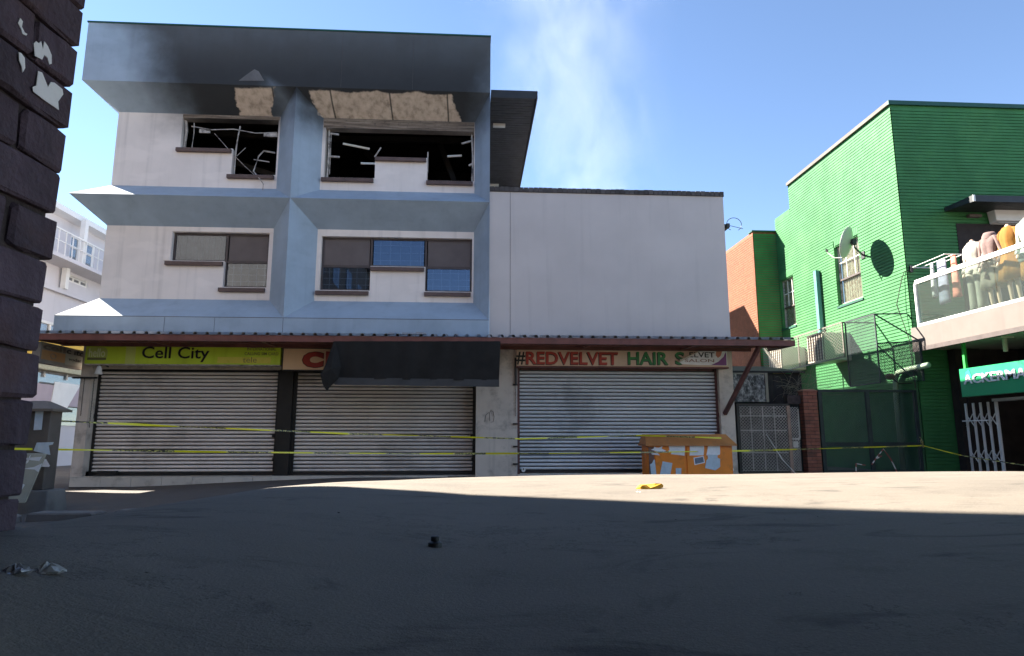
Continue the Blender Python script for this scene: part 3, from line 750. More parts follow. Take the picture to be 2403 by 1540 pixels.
# ------------------------------------------------------------------ awning
AY0, AY1 = 13.2, 14.38
aw = thing('awning', 'long red oxide awning with ribbed metal sheets above the shops', 'awning', (-1, 13.8, 2.7))
AX0, AX1 = -8.62, 6.70
def sheet(x0, x1):
    b = MB(); pit = .232; prof = []; x = x0
    while x < x1 - .001:
        for du, dz in ((0, 0), (.13, 0), (.15, .048), (.195, .048), (.215, 0)):
            if x + du <= x1: prof.append((x+du, dz))
        x += pit
    prof.append((x1, 0))
    ys = [(AY0-.03, 2.83), ((AY0+AY1)/2, 2.92), (AY1, 3.02)]
    top = []
    for y, z in ys: top.append([(u, y, z + d) for u, d in prof])
    n = len(prof)
    for j in range(len(ys)-1):
        for i in range(n-1):
            b.quad(top[j][i], top[j][i+1], top[j+1][i+1], top[j+1][i])
            q = [Vector(p) - Vector((0, 0, .003)) for p in (top[j][i], top[j+1][i], top[j+1][i+1], top[j][i+1])]; b.quad(*q)
    for i in range(n-1):
        a, c = Vector(top[0][i]), Vector(top[0][i+1]); b.quad(a-Vector((0,0,.003)), c-Vector((0,0,.003)), c, a)
    return b
step = .232 * 9; x = AX0
while x < AX1 - .1:
    o = link('roof_sheet', sheet(x, min(x+step-.003, AX1)), M['sheet'], aw); x += step
b = MB(); b.box(AX0+.05, AX1, AY0, AY0+.05, 2.70, 2.822); b.box(AX0+.05, AX1, AY0+.05, AY0+.10, 2.70, 2.712); link('front_beam', b, M['oxide'], aw)
b = MB(); b.box(AX0+.05, 6.2, AY1-.16, AY1-.10, 2.72, 2.86); link('rear_beam', b, M['oxide'], aw)
b = MB(); b.box(AX0+.05, AX1-.1, 13.75, 13.81, 2.74, 2.84); link('middle_purlin', b, M['oxide'], aw)
for xx in (AX0+.08, -6.4, -4.2, -2.0, .2, 2.4, 4.6, AX1-.06):
    b = MB(); b.hexa([(xx, AY0+.05, 2.70), (xx+.05, AY0+.05, 2.70), (xx+.05, AY1, 2.74), (xx, AY1, 2.74)], [(xx, AY0+.05, 2.80), (xx+.05, AY0+.05, 2.80), (xx+.05, AY1, 2.93), (xx, AY1, 2.93)])
    link('rafter', b, M['oxide'], aw)
b = MB(); b.bar(PY(1788, 800, AY0+.04), PY(1700, 972, GY-.02), .075, .075); link('brace', b, M['rail_red'], aw)
b = MB()
for (x, w_, h_) in ((-1.42, .30, .035), (-1.15, .22, .05), (-1.7, .16, .03)):
    b.hexa([(x, 13.25, 2.875), (x+w_, 13.22, 2.88), (x+w_, 13.4, 2.90), (x, 13.42, 2.89)], [(x+.02, 13.26, 2.88+h_), (x+w_-.03, 13.24, 2.89+h_*.5), (x+w_, 13.4, 2.91+h_*.5), (x, 13.42, 2.90+h_)])
link('roof_debris', b, M['sheet'], None, label='crumpled bits of sheet debris lying on the awning', cat='debris')

# ------------------------------------------------------------------ lettering
def text_mesh(s, bold=0.0, ext=.0):
    c = bpy.data.curves.new('text', 'FONT'); c.body = s; c.size = 1; c.offset = bold; c.extrude = ext; c.resolution_u = 3
    o = bpy.data.objects.new('text', c); COL.objects.link(o)
    dg = bpy.context.evaluated_depsgraph_get(); me = bpy.data.meshes.new_from_object(o.evaluated_get(dg))
    bpy.data.objects.remove(o); bpy.data.curves.remove(c); return me
def lettering(s, par, m, o, u, v, w, h, bold=0.0, depth=.004, name='lettering'):
    """fit text s into w x h at corner o, along unit vectors u (reading) and v (up)"""
    me = text_mesh(s, bold, .01)
    vs = [q.co.copy() for q in me.vertices]
    x0 = min(q.x for q in vs); x1 = max(q.x for q in vs); y0 = min(q.y for q in vs); y1 = max(q.y for q in vs)
    u = Vector(u); v = Vector(v); n = u.cross(v); o = Vector(o)
    for q in me.vertices:
        p_ = q.co; q.co = o + u*((p_.x-x0)/(x1-x0)*w) + v*((p_.y-y0)/(y1-y0)*h) + n*((p_.z+.01)/.02*depth)
    me.materials.clear()
    return link(name, me, m, par)
def front_text(s, par, m, x0, x1, y0, y1, Y, bold=0, depth=.004):
    X0, X1, Z0, Z1 = rect(x0, x1, y0, y1, Y)
    return lettering(s, par, m, (X0, Y-.001, Z0), (1,0,0), (0,0,1), X1-X0, Z1-Z0, bold, depth)
# lime sign
SYF = 14.30
X0, X1, Z0, Z1 = rect(200, 658, 813, 855, SYF)
sg = thing('shop_sign', 'lime green Cell City shop sign above the shutter', 'sign', ((X0+X1)/2, SYF, Z0), 'shop signs under the awning')
b = MB(); b.box(X0, X1, SYF, SYF+.16, Z0, Z1); link('board', b, M['lime'], sg)
b = MB(); b.box(X0-.01, X1+.01, SYF-.012, SYF+.15, Z1+.001, Z1+.025); b.box(X0-.01, X1+.01, SYF-.012, SYF+.15, Z0-.025, Z0-.001); link('edge_trim', b, M['frame_w'], sg)
b = MB(); xa = PY(318, 830, SYF).x; b.box(xa-.2, xa, SYF-.003, SYF-.001, Z0, Z1); link('panel_strip', b, mat('pale_lime_print', (.58, .66, .16), .35, .05), sg)
xa = PY(510, 845, SYF).x; b = MB(); b.box(xa, X1-.2, SYF-.003, SYF-.001, Z0+.03, Z0+.16); link('panel_strip', b, mat('yellow_lime_print', (.72, .66, .10), .3, .05), sg)
front_text('Cell City', sg, M['ink'], 333, 491, 814, 850, SYF-.004, .012)
front_text('INTERNATIONAL', sg, M['ink_grey'], 580, 648, 816, 823, SYF-.004, .004)
front_text('CALLING SIM CARD', sg, M['ink_grey'], 574, 653, 827, 834, SYF-.004, .004)
front_text('tele', sg, M['ink_grey'], 570, 602, 838, 851, SYF-.006, -.012)
def rounded(x0, x1, y0, y1, Y, r=.35, n=5):
    X0, X1, Z0, Z1 = rect(x0, x1, y0, y1, Y); rr = (Z1-Z0)*r; pts = []
    for cx, cz, a0 in ((X1-rr, Z1-rr, 0), (X0+rr, Z1-rr, 90), (X0+rr, Z0+rr, 180), (X1-rr, Z0+rr, 270)):
        for k in range(n+1): pts.append((cx + rr*math.cos(R(a0+90*k/n)), Y, cz + rr*math.sin(R(a0+90*k/n))))
    return pts[::-1]
b = MB(); b.prism(rounded(204, 252, 815, 846, SYF-.001), (0, -.004, 0)); link('logo_plate', b, mat('logo_green', (.47, .55, .12), .4, .05), sg)
front_text('hello', sg, M['ink_pale'], 209, 247, 818, 838, SYF-.006, .01)
b = MB(); q = rect(205, 249, 839.5, 845, SYF); b.box(q[0], q[1], SYF-.009, SYF-.006, q[2], q[3]); link('logo_bar', b, M['ink_grey'], sg)
# beige sign, most of it behind the cloth
X0, X1, Z0, Z1 = rect(662, 1112, 820, 869, SYF)
sg = thing('shop_sign', 'beige shop sign with a big red letter beside the black cloth', 'sign', ((X0+X1)/2, SYF, Z0), 'shop signs under the awning')
b = MB(); b.box(X0+.02, X1, SYF, SYF+.14, Z0, Z1); link('board', b, M['beige'], sg)
b = MB(); b.box(X0, X1, SYF-.02, SYF+.13, Z1+.002, Z1+.045); b.box(X0, X0+.018, SYF-.02, SYF+.13, Z0, Z1); b.box(X0, X1, SYF-.01, SYF+.13, Z0-.02, Z0-.001); link('edge_trim', b, M['rail'], sg)
front_text('C', sg, mat('dark_red_outline', (.16, .02, .015), .5, .1), 708, 760, 825, 864, SYF-.001, .09, .003)
front_text('C', sg, M['ink_red'], 710.5, 757.5, 827, 862, SYF-.005, .075, .003)
q = rect(764, 785, 825, 863, SYF); b = MB(); b.box(q[0], q[1], SYF-.006, SYF-.001, q[2], q[3]); link('lettering', b, M['ink_red'], sg)
# salon sign
X0, X1, Z0, Z1 = rect(1212, 1706, 822, 860, SYF)
sg = thing('shop_sign', 'grimy salon sign with red and green capitals and peeling vinyl', 'sign', ((X0+X1)/2, SYF, Z0), 'shop signs under the awning')
b = MB(); b.box(X0, X1, SYF, SYF+.13, Z0, Z1); link('board', b, M['pinkboard'], sg)
b = MB(); b.box(X0-.01, X1+.02, SYF-.015, SYF+.12, Z0-.035, Z0-.001); b.box(X0-.01, X1+.01, SYF-.01, SYF+.12, Z1+.001, Z1+.012); link('edge_trim', b, M['oxide'], sg)
for s_, xa, xb, mm in (('#', 1211, 1232, 'ink'), ('REDVELVET', 1234, 1450, 'ink_red'), ('HAIR', 1473, 1568, 'ink_green'), ('S', 1584, 1606, 'ink_green')):
    if mm != 'ink': front_text(s_, sg, M['ink'], xa-1.5, xb-1.5, 827.5, 857.5, SYF-.001, .03, .002)
    front_text(s_, sg, M[mm], xa, xb, 826, 856, SYF-.004, .022 if mm != 'ink' else .02, .002)
def fpoly(pts, Y, m, par, name, th=.003, curl=0):
    b = MB(); b.prism([PY(x, y, Y) for x, y in pts][::-1], (0, -th, 0)); return link(name, b, m, par)
fpoly([(1640, 824), (1705, 824), (1706, 858), (1640, 857), (1600, 855), (1592, 848), (1618, 838)], SYF-.008, M['paper'], sg, 'vinyl_banner')
fpoly([(1680, 824.5), (1694, 824.5), (1690, 836), (1684, 840), (1679, 834)], SYF-.013, M['salmon'], sg, 'vinyl_print')
fpoly([(1703, 825), (1704.5, 857.5), (1668, 857), (1685, 849), (1697, 838)], SYF-.013, M['purple'], sg, 'vinyl_print')
front_text('ELVET', sg, M['ink'], 1617, 1676, 827, 839, SYF-.0135, .012, .002)
front_text('SALON', sg, mat('rust_lettering', (.33, .14, .10), .5), 1606, 1675, 843, 850, SYF-.0135, 0, .002)
b = MB(); n = 8                                               # the loose corner rolls forward
P0 = [PY(1640, 824, SYF-.012), PY(1592, 847, SYF-.012)]
secs = []
for k in range(n+1):
    a = k / n * 3.6; rr = .045
    off = Vector((rr*math.sin(a)*.6, -rr*(1-math.cos(a)), -rr*math.sin(a)*.5))
    secs.append([P0[0] + off*.35, P0[0].lerp(P0[1], .5) + off*.9 + Vector((-.02, 0, -.015)), P0[1] + off*1.1])
for i in range(n):
    for k in range(2): b.quad(secs[i][k], secs[i][k+1], secs[i+1][k+1], secs[i+1][k])
link('vinyl_curl', b, M['peel'], sg, smooth=True)

# projecting light box at the corner, read from the street
LX = -8.47
lb = thing('projecting_sign', 'faded projecting light box sign with orange and grey halves', 'sign', (LX, 13.9, 2.3))
ya, yb = PX(95, 825, LX).y, PX(200, 850, LX).y
zt, zb = PX(95, 801, LX).z, PX(92, 850, LX).z
b = MB(); b.box(LX-.16, LX, ya, yb, zb, zt); link('case', b, M['box_case'], lb)
ym = ya + (yb-ya)*.52
b = MB(); b.box(LX+.001, LX+.006, ya+.04, ym, zb+.07, zt-.15); link('face_panel', b, M['box_orange'], lb)
b = MB(); b.box(LX+.001, LX+.006, ym+.004, yb-.02, zb+.05, zt-.13); link('face_panel', b, M['box_grey'], lb)
lettering('cell', lb, mat('brown_grey_lettering', (.10, .075, .065), .5), (LX+.002, ya+.06, zt-.135), (0,1,0), (0,0,1), (yb-ya)*.48, .12, .03)
lettering('c ıtc', lb, M['ink'], (LX+.002, ya+.06+(yb-ya)*.5, zt-.135), (0,1,0), (0,0,1), (yb-ya)*.40, .11, .03)
lettering('vodac', lb, M['ink'], (LX+.007, ym+.12, zb+.14), (0,1,0), (0,0,1), (yb-ya)*.30, .07, .01)
b = MB(); cc = Vector((LX+.008, (ya+ym)/2, (zb+zt)/2-.04)); b.tube([cc + Vector((0, .09*math.cos(R(a)), .05*math.sin(R(a)))) for a in range(0, 361, 24)], .008, 4); link('round_logo', b, M['box_case'], lb)
b = MB(); b.bar((LX-.08, yb, zt-.1), (LX-.08, 14.62, zt-.1), .04, .04); b.bar((LX-.08, yb, zb+.1), (LX-.08, 14.62, zb+.1), .04, .04); link('bracket', b, M['rail'], lb)
# white flood lamp under it
lp = thing('wall_lamp', 'small white lamp on a bracket beside the lime sign', 'lamp', (-8.1, 14.4, 2.2))
c = PY(232, 868, 14.3); b = MB(); b.loft([[c + Vector((.05*math.cos(a*math.pi/5)*k, .05*math.sin(a*math.pi/5)*k, z)) for a in range(10)] for z, k in ((-.09, 1.6), (-.03, 1.2), (.06, .9), (.09, .35))]); link('shade', b, M['white'], lp, smooth=True)
b = MB(); b.tube([c + Vector((0, 0, .08)), c + Vector((0, .15, .13)), c + Vector((0, .35, .1))], .014, 6); link('arm', b, M['dark_metal'], lp)

# ------------------------------------------------------------------ black cloth hanging from the awning
TY = 13.16
cl = thing('shade_cloth', 'black shade cloth hanging from the awning over the middle shop', 'cloth', (-1.6, TY, 1.8))
NX, NZ = 60, 16
b = MB(); vs = []
for j in range(NZ+1):
    v = j / NZ
    for i in range(NX+1):
        u = i / NX
        px_ = 782 + (1174-782)*u - 3*v*u - 20*v*(1-u)**3
        py_ = 801 + v*(888 - 801 + 5*u)
        q = PY(px_, py_, TY)
        yy = TY - .025*v*math.sin(u*17 + 1.5*v) - .018*v*math.sin(u*41+2*v) - .010*math.sin(u*60)*(1-v) + .05*v
        vs.append((q.x, yy, q.z + .008*math.sin(u*23)*v))
fs = [(j*(NX+1)+i, j*(NX+1)+i+1, (j+1)*(NX+1)+i+1, (j+1)*(NX+1)+i) for j in range(NZ) for i in range(NX)]
b.add(vs, fs); link('main_sheet', b, M['tarp'], cl, smooth=True)
b = MB(); vs = []
for j in range(5):
    v = j / 4
    for i in range(NX+1):
        u = i / NX; q = PY(785 + (1171-785)*u, 886 + 5*u + v*17, TY+.04)
        vs.append((q.x, TY+.04 - .02*math.sin(u*17+1.5) + .012*v, q.z))
b.add(vs, [(j*(NX+1)+i, j*(NX+1)+i+1, (j+1)*(NX+1)+i+1, (j+1)*(NX+1)+i) for j in range(4) for i in range(NX)])
link('hem_strip', b, mat('sheer_grey_hem', (.05, .052, .055), .8, .2), cl, smooth=True)
b = MB(); prof = [(787, 803), (776, 820), (764, 855), (751, 880), (758, 905), (766, 917), (774, 906), (792, 888), (800, 860), (794, 830)]
pts = [PY(x, y, TY-.05) for x, y in prof]; ctr = PY(777, 865, TY-.12)
for i in range(len(pts)):
    a, c = pts[i], pts[(i+1) % len(pts)]; b.quad(a, ctr, c); b.quad(a + Vector((0,.06,0)), c + Vector((0,.06,0)), ctr + Vector((0,.1,0)))
link('folded_corner', b, M['tarp'], cl)

# ------------------------------------------------------------------ orange cabinet with torn bills
cb = thing('street_cabinet', 'orange metal cabinet with torn paper bills in front of the salon', 'cabinet', (4.45, 13.6, 0))
CX0, CX1, CY0, CY1 = 3.56, 5.30, 13.35, 13.85
zl = PY(1600, 1043, CY0).z; ztp = PY(1600, 1019, CY0+.18).z
b = MB(); b.box(CX0, CX1, CY0, CY1, -.02, zl); link('body', b, M['orange'], cb, bevel=.01)
b = MB(); b.hexa([(CX0-.05, CY0-.07, zl+.003), (CX1+.07, CY0-.07, zl+.003), (CX1+.07, CY1+.05, zl+.003), (CX0-.05, CY1+.05, zl+.003)], [(CX0-.01, CY0+.16, ztp), (CX1-.06, CY0+.16, ztp), (CX1-.06, CY1-.1, ztp), (CX0-.01, CY1-.1, ztp)])
b.box(CX0-.055, CX1+.075, CY0-.075, CY1+.055, zl-.03, zl+.0025); link('lid', b, M['orange_lid'], cb)
xm = PY(1609, 1080, CY0).x
for a, c in ((CX0+.14, xm-.02), (xm+.02, CX1-.03)):
    b = MB(); b.box(a, c, CY0-.018, CY0-.001, .05, zl-.05); link('door', b, M['orange'], cb, bevel=.006)
b = MB(); b.box(CX0+.01, CX0+.12, CY0-.012, CY0-.001, 0, zl-.05); link('side_strip', b, mat('rusty_brown_strip', (.20, .10, .07), .7, .3, 5), cb)
def cp(x, y):                                    # close-up of the cabinet (native crop 1590,1060 at 10.01x)
    return ((1590 + x/10.01)*.9383, (1060 + y/10.01)*.9383)
def bill(pts, m='paper', k=0):
    fpoly([cp(x, y) for x, y in pts], CY0-.020-.0015*k, M[m], cb, 'paper_bill', .001)
M['paper_blue'] = mat('faded_blue_bill', (.52, .60, .66), .85, .10, 14, dirt=(.62, .62, .64), dirt_amt=.5, dirt_scale=22)
M['print'] = mat('grey_bill_print', (.16, .18, .22), .8, .3, 20)
bill([(370,650),(440,620),(460,570),(500,590),(560,600),(670,555),(640,620),(760,680),(690,700),(560,700),(380,760),(600,800),(380,760)][:10])
bill([(380,740),(540,735),(600,790),(400,770)])
bill([(815,540),(850,510),(1200,520),(1225,560),(1215,800),(870,760),(890,720),(800,680),(840,660)])
bill([(1345,540),(1500,510),(1560,525),(1700,520),(1705,620),(1690,790),(1340,795),(1345,640)])
bill([(1800,560),(1900,545),(1920,520),(2100,540),(2105,700),(2100,770),(2000,800),(1760,790),(1790,640)])
bill([(350,1015),(400,990),(445,895),(470,900),(510,1270),(380,1280)], 'paper_blue')
bill([(665,940),(910,985),(860,1280),(595,1280)], 'paper_blue')
bill([(995,1110),(1135,1112),(1130,1290),(1000,1290)], 'paper_blue')
bill([(1440,850),(1690,805),(1725,975),(1465,1035)]); bill([(1465,865),(1675,828),(1700,960),(1485,1008)], 'print', 1)
bill([(1790,770),(2040,780),(2040,850),(2105,880),(2105,1080),(1985,1165),(1730,1110),(1760,920),(1800,870)], 'paper_blue', 1)

# ------------------------------------------------------------------ cordon tapes
def tape_mat(name, off):
    m, t, p = nt(name)
    pos, X, Y, Z = wpos(t)
    u = math_(t, 'FRACT', math_(t, 'MULTIPLY_ADD', X, .82, off))
    blk = math_(t, 'MULTIPLY', math_(t, 'GREATER_THAN', u, .52), smooth(t, noise(t, scaled(t, pos, 60, 1, 90), 1.0, 2), .44, .50))
    wht = math_(t, 'GREATER_THAN', u, .5)
    col = mixc(t, math_(t, 'MULTIPLY', wht, .45), (.72, .66, .02), (.62, .60, .42))
    col = mixc(t, blk, col, (.02, .02, .02))
    t.links.new(col, p.inputs['Base Color']); p.inputs['Roughness'].default_value = .35; return m
def tape(label, pts, tw, mname, off, nseg=10):
    """pts: (px, py, Y) picked along the tape"""
    b = MB(); vs = []; P = [PY(x, y, Y) for x, y, Y in pts]; k = 0
    line = []
    for i in range(len(P)-1):
        for j in range(nseg): line.append(P[i].lerp(P[i+1], j/nseg))
    line.append(P[-1])
    for i, p_ in enumerate(line):
        wd = tw * (.72 + .28*math.sin(i*.37 + off*9) * math.sin(i*.11)); tilt = .5*math.sin(i*.21 + off)
        d = Vector((0, math.sin(tilt), math.cos(tilt))) * wd / 2
        vs += [p_ + d, p_ - d, p_ - d + Vector((0, .002, 0)), p_ + d + Vector((0, .002, 0))]
    n = len(line)
    fs = []
    for i in range(n-1):
        for k in range(4): fs.append((i*4+k, i*4+(k+1) % 4, (i+1)*4+(k+1) % 4, (i+1)*4+k))
    fs += [(3, 2, 1, 0), tuple(range((n-1)*4, n*4))]
    b.add(vs, fs)
    return link('cordon_tape', b, tape_mat(mname, off), label=label, cat='tape', group='yellow cordon tapes across the shops')
tape('upper yellow cordon tape from the poster box to the orange cabinet', [(92, 986, 9.0), (250, 993, 10.0), (420, 1001, 10.9), (640, 1010, 11.7), (820, 1018, 12.2), (1000, 1023, 12.5), (1220, 1030, 12.8), (1400, 1025, 13.0), (1502, 1022, 13.2), (1692, 1028, 13.26)], .037, 'upper_tape', .31)
tape('lower yellow cordon tape stretched from the brick pier to the dark gate', [(5, 1053, 8.6), (200, 1056, 9.8), (460, 1060, 11), (740, 1063, 12), (1000, 1065, 12.5), (1300, 1064, 12.9), (1560, 1061, 13.15), (1750, 1058, 13.6), (1960, 1052, 14.4), (2163, 1046, 15.0)], .038, 'lower_tape', .77)
b = MB(); q = PY(2163, 1045, 15.0); b.tube([q + Vector((-.05, -.02, .19)), q + Vector((-.02, -.03, .08)), q, q + Vector((.03, -.02, -.05))], [.012, .03, .035, .015], 6)
link('tape_knot', b, tape_mat('knot_tape', .1), label='knot of yellow tape tied to the dark gate post', cat='tape knot')
tape('thin end of yellow tape running towards the concertina gate', [(2166, 1046, 14.98), (2235, 1064, 14.4), (2262, 1070, 13.4), (2340, 1082, 12.4), (2440, 1098, 11.6)], .028, 'tail_tape', .5)

# ------------------------------------------------------------------ poster box by the kerb on the left
fz = ground_z(-5.45, 9.0)
kb = thing('poster_box', 'brown street cabinet plastered with torn bills on a concrete block', 'cabinet', (-5.45, 9.2, fz))
kx0, kx1, ky0, ky1 = -5.85, -5.45, 9.0, 9.25
ktop = PY(110, 960, 9.0).z; kbase = PY(100, 1150, 9.0).z
b = MB(); b.box(kx0, kx1, ky0, ky1, kbase, ktop); link('body', b, M['kiosk'], kb, bevel=.01)
b = MB(); b.hexa([(kx0-.12, ky0-.08, ktop+.002), (kx1+.06, ky0-.08, ktop+.002), (kx1+.06, ky1+.08, ktop+.002), (kx0-.12, ky1+.08, ktop+.002)], [(kx0+.1, ky0+.08, ktop+.11), (kx1-.14, ky0+.08, ktop+.11), (kx1-.14, ky1-.06, ktop+.11), (kx0+.1, ky1-.06, ktop+.11)])
b.box(kx0-.13, kx1+.07, ky0-.09, ky1+.09, ktop-.03, ktop+.001); link('cap', b, M['kiosk_edge'], kb)
b = MB(); b.box(kx0-.002, kx0+.06, ky0-.012, ky0-.001, kbase, ktop); link('corner_strip', b, M['kiosk_edge'], kb)
b = MB(); b.hexa([(kx0-.06, ky0-.14, fz-.1), (kx1+.16, ky0-.14, fz-.1), (kx1+.16, ky1+.1, fz-.1), (kx0-.06, ky1+.1, fz-.1)], [(kx0-.04, ky0-.06, kbase-.001), (kx1+.11, ky0-.06, kbase-.001), (kx1+.11, ky1+.06, kbase-.001), (kx0-.04, ky1+.06, kbase-.001)]); link('base_block', b, M['concrete'], kb, bevel=.02)
def kbill(pts, m): b = MB(); b.prism([PY(x*.9383, y*.9383, ky0-.014) for x, y in pts][::-1], (0, -.002, 0)); link('paper_bill', b, M[m], kb)
kbill([(89,1026),(109,1027),(104,1075),(84,1076)], 'paper_blue')
kbill([(92,1107),(134,1106),(132,1112),(122,1114),(126,1138),(84,1128)], 'paper_blue'); kbill([(88,1152),(115,1148),(125,1165),(122,1168),(92,1167)], 'paper')
M['paper_print'] = M['print']
bd = MB(); p0 = PY(104, 1068, 8.75); p1 = PY(48, 1196, 8.55); p1.z = ground_z(p1.x, 8.55)
bd.prism([PY(100, 1066, 8.8), PY(106, 1068, 8.8), PY(58, 1180, 8.62), PY(20, 1180, 8.62), PY(30, 1066, 8.8)], (0, .03, .01))
lbd = link('leaning_board', bd, mat('pale_green_board', (.34, .33, .26), .7, .15), label='pale board with shredded plastic leaning on the poster box', cat='board')
for pp in ([(58,1090),(72,1068),(66,1085)], [(55,1075),(98,1072),(92,1082),(58,1078)], [(54,1100),(80,1096),(98,1088),(90,1108),(82,1102)], [(44,1150),(50,1133),(58,1138),(50,1152)]):
    b = MB(); b.prism([PY(x, y, 8.60) for x, y in pp][::-1], (0, -.006, 0)); link('shredded_plastic', b, M['white'], lbd)
# broken kerb stones in front of it
for i, (x, y, w_, d_, h_, a) in enumerate(((-5.3, 7.7, .8, .28, .10, .05), (-4.45, 7.85, .75, .26, .08, -.04), (-3.6, 7.95, .7, .22, .06, .08))):
    b = MB(); z = ground_z(x, y)
    pts = [(-.5,-.5),(-.1,-.55),(.45,-.48),(.52,.1),(.47,.5),(-.2,.54),(-.5,.42)]
    b.loft([[(x + (u*w_*k)*math.cos(a) - v*d_*k*math.sin(a), y + u*w_*k*math.sin(a) + v*d_*k*math.cos(a), z + h) for u, v in pts] for h, k in ((-.05, 1), (h_*.8, .97), (h_, .88))])
    link('kerb_stone', b, M['concrete'], label=('chipped long kerb stone in front of the poster box', 'middle kerb stone of the broken row beyond the brick pier', 'low worn kerb stone at the far end of the broken row')[i], cat='kerb stone', group='broken kerb stones')

# ------------------------------------------------------------------ brick pier in the foreground
PXW, PYE = -.775, 1.245
pier = thing('brick_pier', 'dark purple brick pier with torn paper scraps and yellow tape beyond', 'wall', (PXW, PYE, .5))
pier['label'] = 'dark purple brown brick pier with torn paper scraps'
ca, sa = math.cos(R(-4.5)), math.sin(R(-4.5))
def pr(dx, dy, z):                      # pier frame: dx into the wall (to -x), dy back towards the camera
    x = -dx - max(0, 1.7 - z)*.012; y = -dy
    return (PXW + x*ca - y*sa, PYE + x*sa + y*ca, z)
def brick_mesh(L, Wd, H, seed):
    """rounded rough brick with corner at origin, L towards the camera, Wd into the wall"""
    q = random.Random(seed); c = .005
    b = MB(); ring = []
    def section(yv, k):
        return [(k, yv, c+k), (k, yv, H-c-k), (c+k, yv, H-k), (Wd-c, yv, H-k), (Wd, yv, H-c-k), (Wd, yv, c+k), (Wd-c, yv, k), (c+k, yv, k)]
    secs = []
    for yv, k in ((0, .006), (.006, .0), (L*.35, 0), (L*.68, 0), (L-.006, .0), (L, .006)):
        secs.append([Vector(p_) + Vector((q.uniform(-.0025, .0025), q.uniform(-.003, .003), q.uniform(-.0025, .0025))) for p_ in section(yv, k)])
    out = [[Vector((-p_.x*ca + p_.y*sa, -p_.x*sa - p_.y*ca, p_.z)) for p_ in s_] for s_ in secs]
    b.loft(out); return b.mesh('brick')
bm_s = [brick_mesh(.222, .106, .0785, k) for k in range(5)]; bm_h = [brick_mesh(.106, .222, .0785, 20+k) for k in range(5)]; bm_q = [brick_mesh(.160, .106, .074, 40+k) for k in range(3)]
zc = .36; row = 0; core_top = zc
while zc < 1.98:
    jut = rnd.uniform(-.006, .006)
    pos = 0.0
    lens = ([('h', .106)] if row % 2 else [('s', .222)])
    tot = lens[0][1] + .011
    while tot < .80: lens.append(('s', .222)); tot += .233
    for kind, L in lens:
        me = rnd.choice(bm_h if kind == 'h' else bm_s)
        link('brick', me, M['brick'], pier, loc=pr(rnd.uniform(-.004, .004), pos + (jut if pos == 0 else 0), zc + rnd.uniform(-.001, .001)))
        if kind == 's' and pos == 0:      # second brick behind, seen on the end face
            link('brick', rnd.choice(bm_s), M['brick'], pier, loc=pr(.116, pos + jut, zc))
        pos += L + .011
    zc += .0855; row += 1
mb = MB(); z1 = zc - .012
mb.hexa([pr(.012, .016, .30), pr(.21, .016, .30), pr(.21, .82, .30), pr(.012, .82, .30)], [pr(.012, .016, z1), pr(.21, .016, z1), pr(.21, .82, z1), pr(.012, .82, z1)])
link('mortar', mb, M['mortar'], pier)
PN = Vector((ca, sa, 0)); PP0 = Vector(pr(-.008, 0, 1))
def scrap(pts):
    out = [PP(x*.9383/2.75, y*.9383/2.75, PP0, PN) for x, y in pts]
    b = MB(); b.prism(out, PN * .0015); link('paper_scrap', b, M['paper'], pier)
for pts in ([(118,160),(135,125),(152,150),(145,185),(165,225),(183,235),(175,246),(150,235),(140,200)],
            [(228,300),(245,285),(262,300),(278,285),(290,340),(300,285),(325,320),(350,380),(350,440),(335,445),(322,400),(300,380),(285,412),(235,385)],
            [(125,360),(140,365),(165,400),(168,470),(150,500),(145,460),(128,420)],
            [(218,600),(245,590),(258,490),(285,500),(325,600),(345,565),(370,570),(425,615),(430,650),(395,700),(400,758),(300,690),(225,632)]): scrap(pts)

# ------------------------------------------------------------------ alley between the buildings: gates, pier, cage
AYG = 15.3
def diamond(b, p00, pu, pv, nu, nv, r):
    """expanded metal between corner p00 and edges pu, pv as crossing flat strands"""
    p00 = Vector(p00); pu = Vector(pu); pv = Vector(pv); n = pu.cross(pv).normalized()*r
    def seg(a, c):
        A = p00 + pu*a[0] + pv*a[1]; C = p00 + pu*c[0] + pv*c[1]; d = (C-A).normalized().cross(n.normalized())*r
        b.add([A-d-n*.5, A+d-n*.5, C+d-n*.5, C-d-n*.5, A+n*.5, C+n*.5], [(0,1,2,3), (0,3,5,4), (1,4,5,2)])
    tot = nu + nv
    for i in range(-nv, nu):
        a = i / nu; s0 = max(0, -a); e = min(1 - a, nv/nu)
        t0 = s0 * nu / nv; 
        if e > s0: seg((a+s0, s0*nu/nv), (a+e, min(1, e*nu/nv)))
        if e > s0: seg((1-(a+s0), s0*nu/nv), (1-(a+e), min(1, e*nu/nv)))
g1 = thing('mesh_gate', 'rusty pedestrian gate of whitened diamond mesh by the brick pier', 'gate', (7.0, AYG, 0))
gx0, gx1, gz1 = 6.22, 7.42, 1.62
b = MB()
for a in (gx0, gx1): b.box(a, a+.06, AYG-.03, AYG+.03, 0, gz1)
b.box(gx0+.06, gx1, AYG-.028, AYG+.028, gz1-.06, gz1); b.box(gx0+.06, gx1, AYG-.028, AYG+.028, .02, .07)
link('frame', b, M['wire_dark'], g1)
for zz in (.47, .98, 1.32):
    b = MB(); b.box(gx0+.07, gx1-.01, AYG-.02, AYG+.005, zz, zz+.025); link('cross_bar', b, M['wire_pale'], g1)
for xx in (6.55, 6.84, 7.12):
    b = MB(); b.box(xx, xx+.016, AYG-.018, AYG+.004, .07, gz1-.06); link('upright_bar', b, M['wire_pale'], g1)
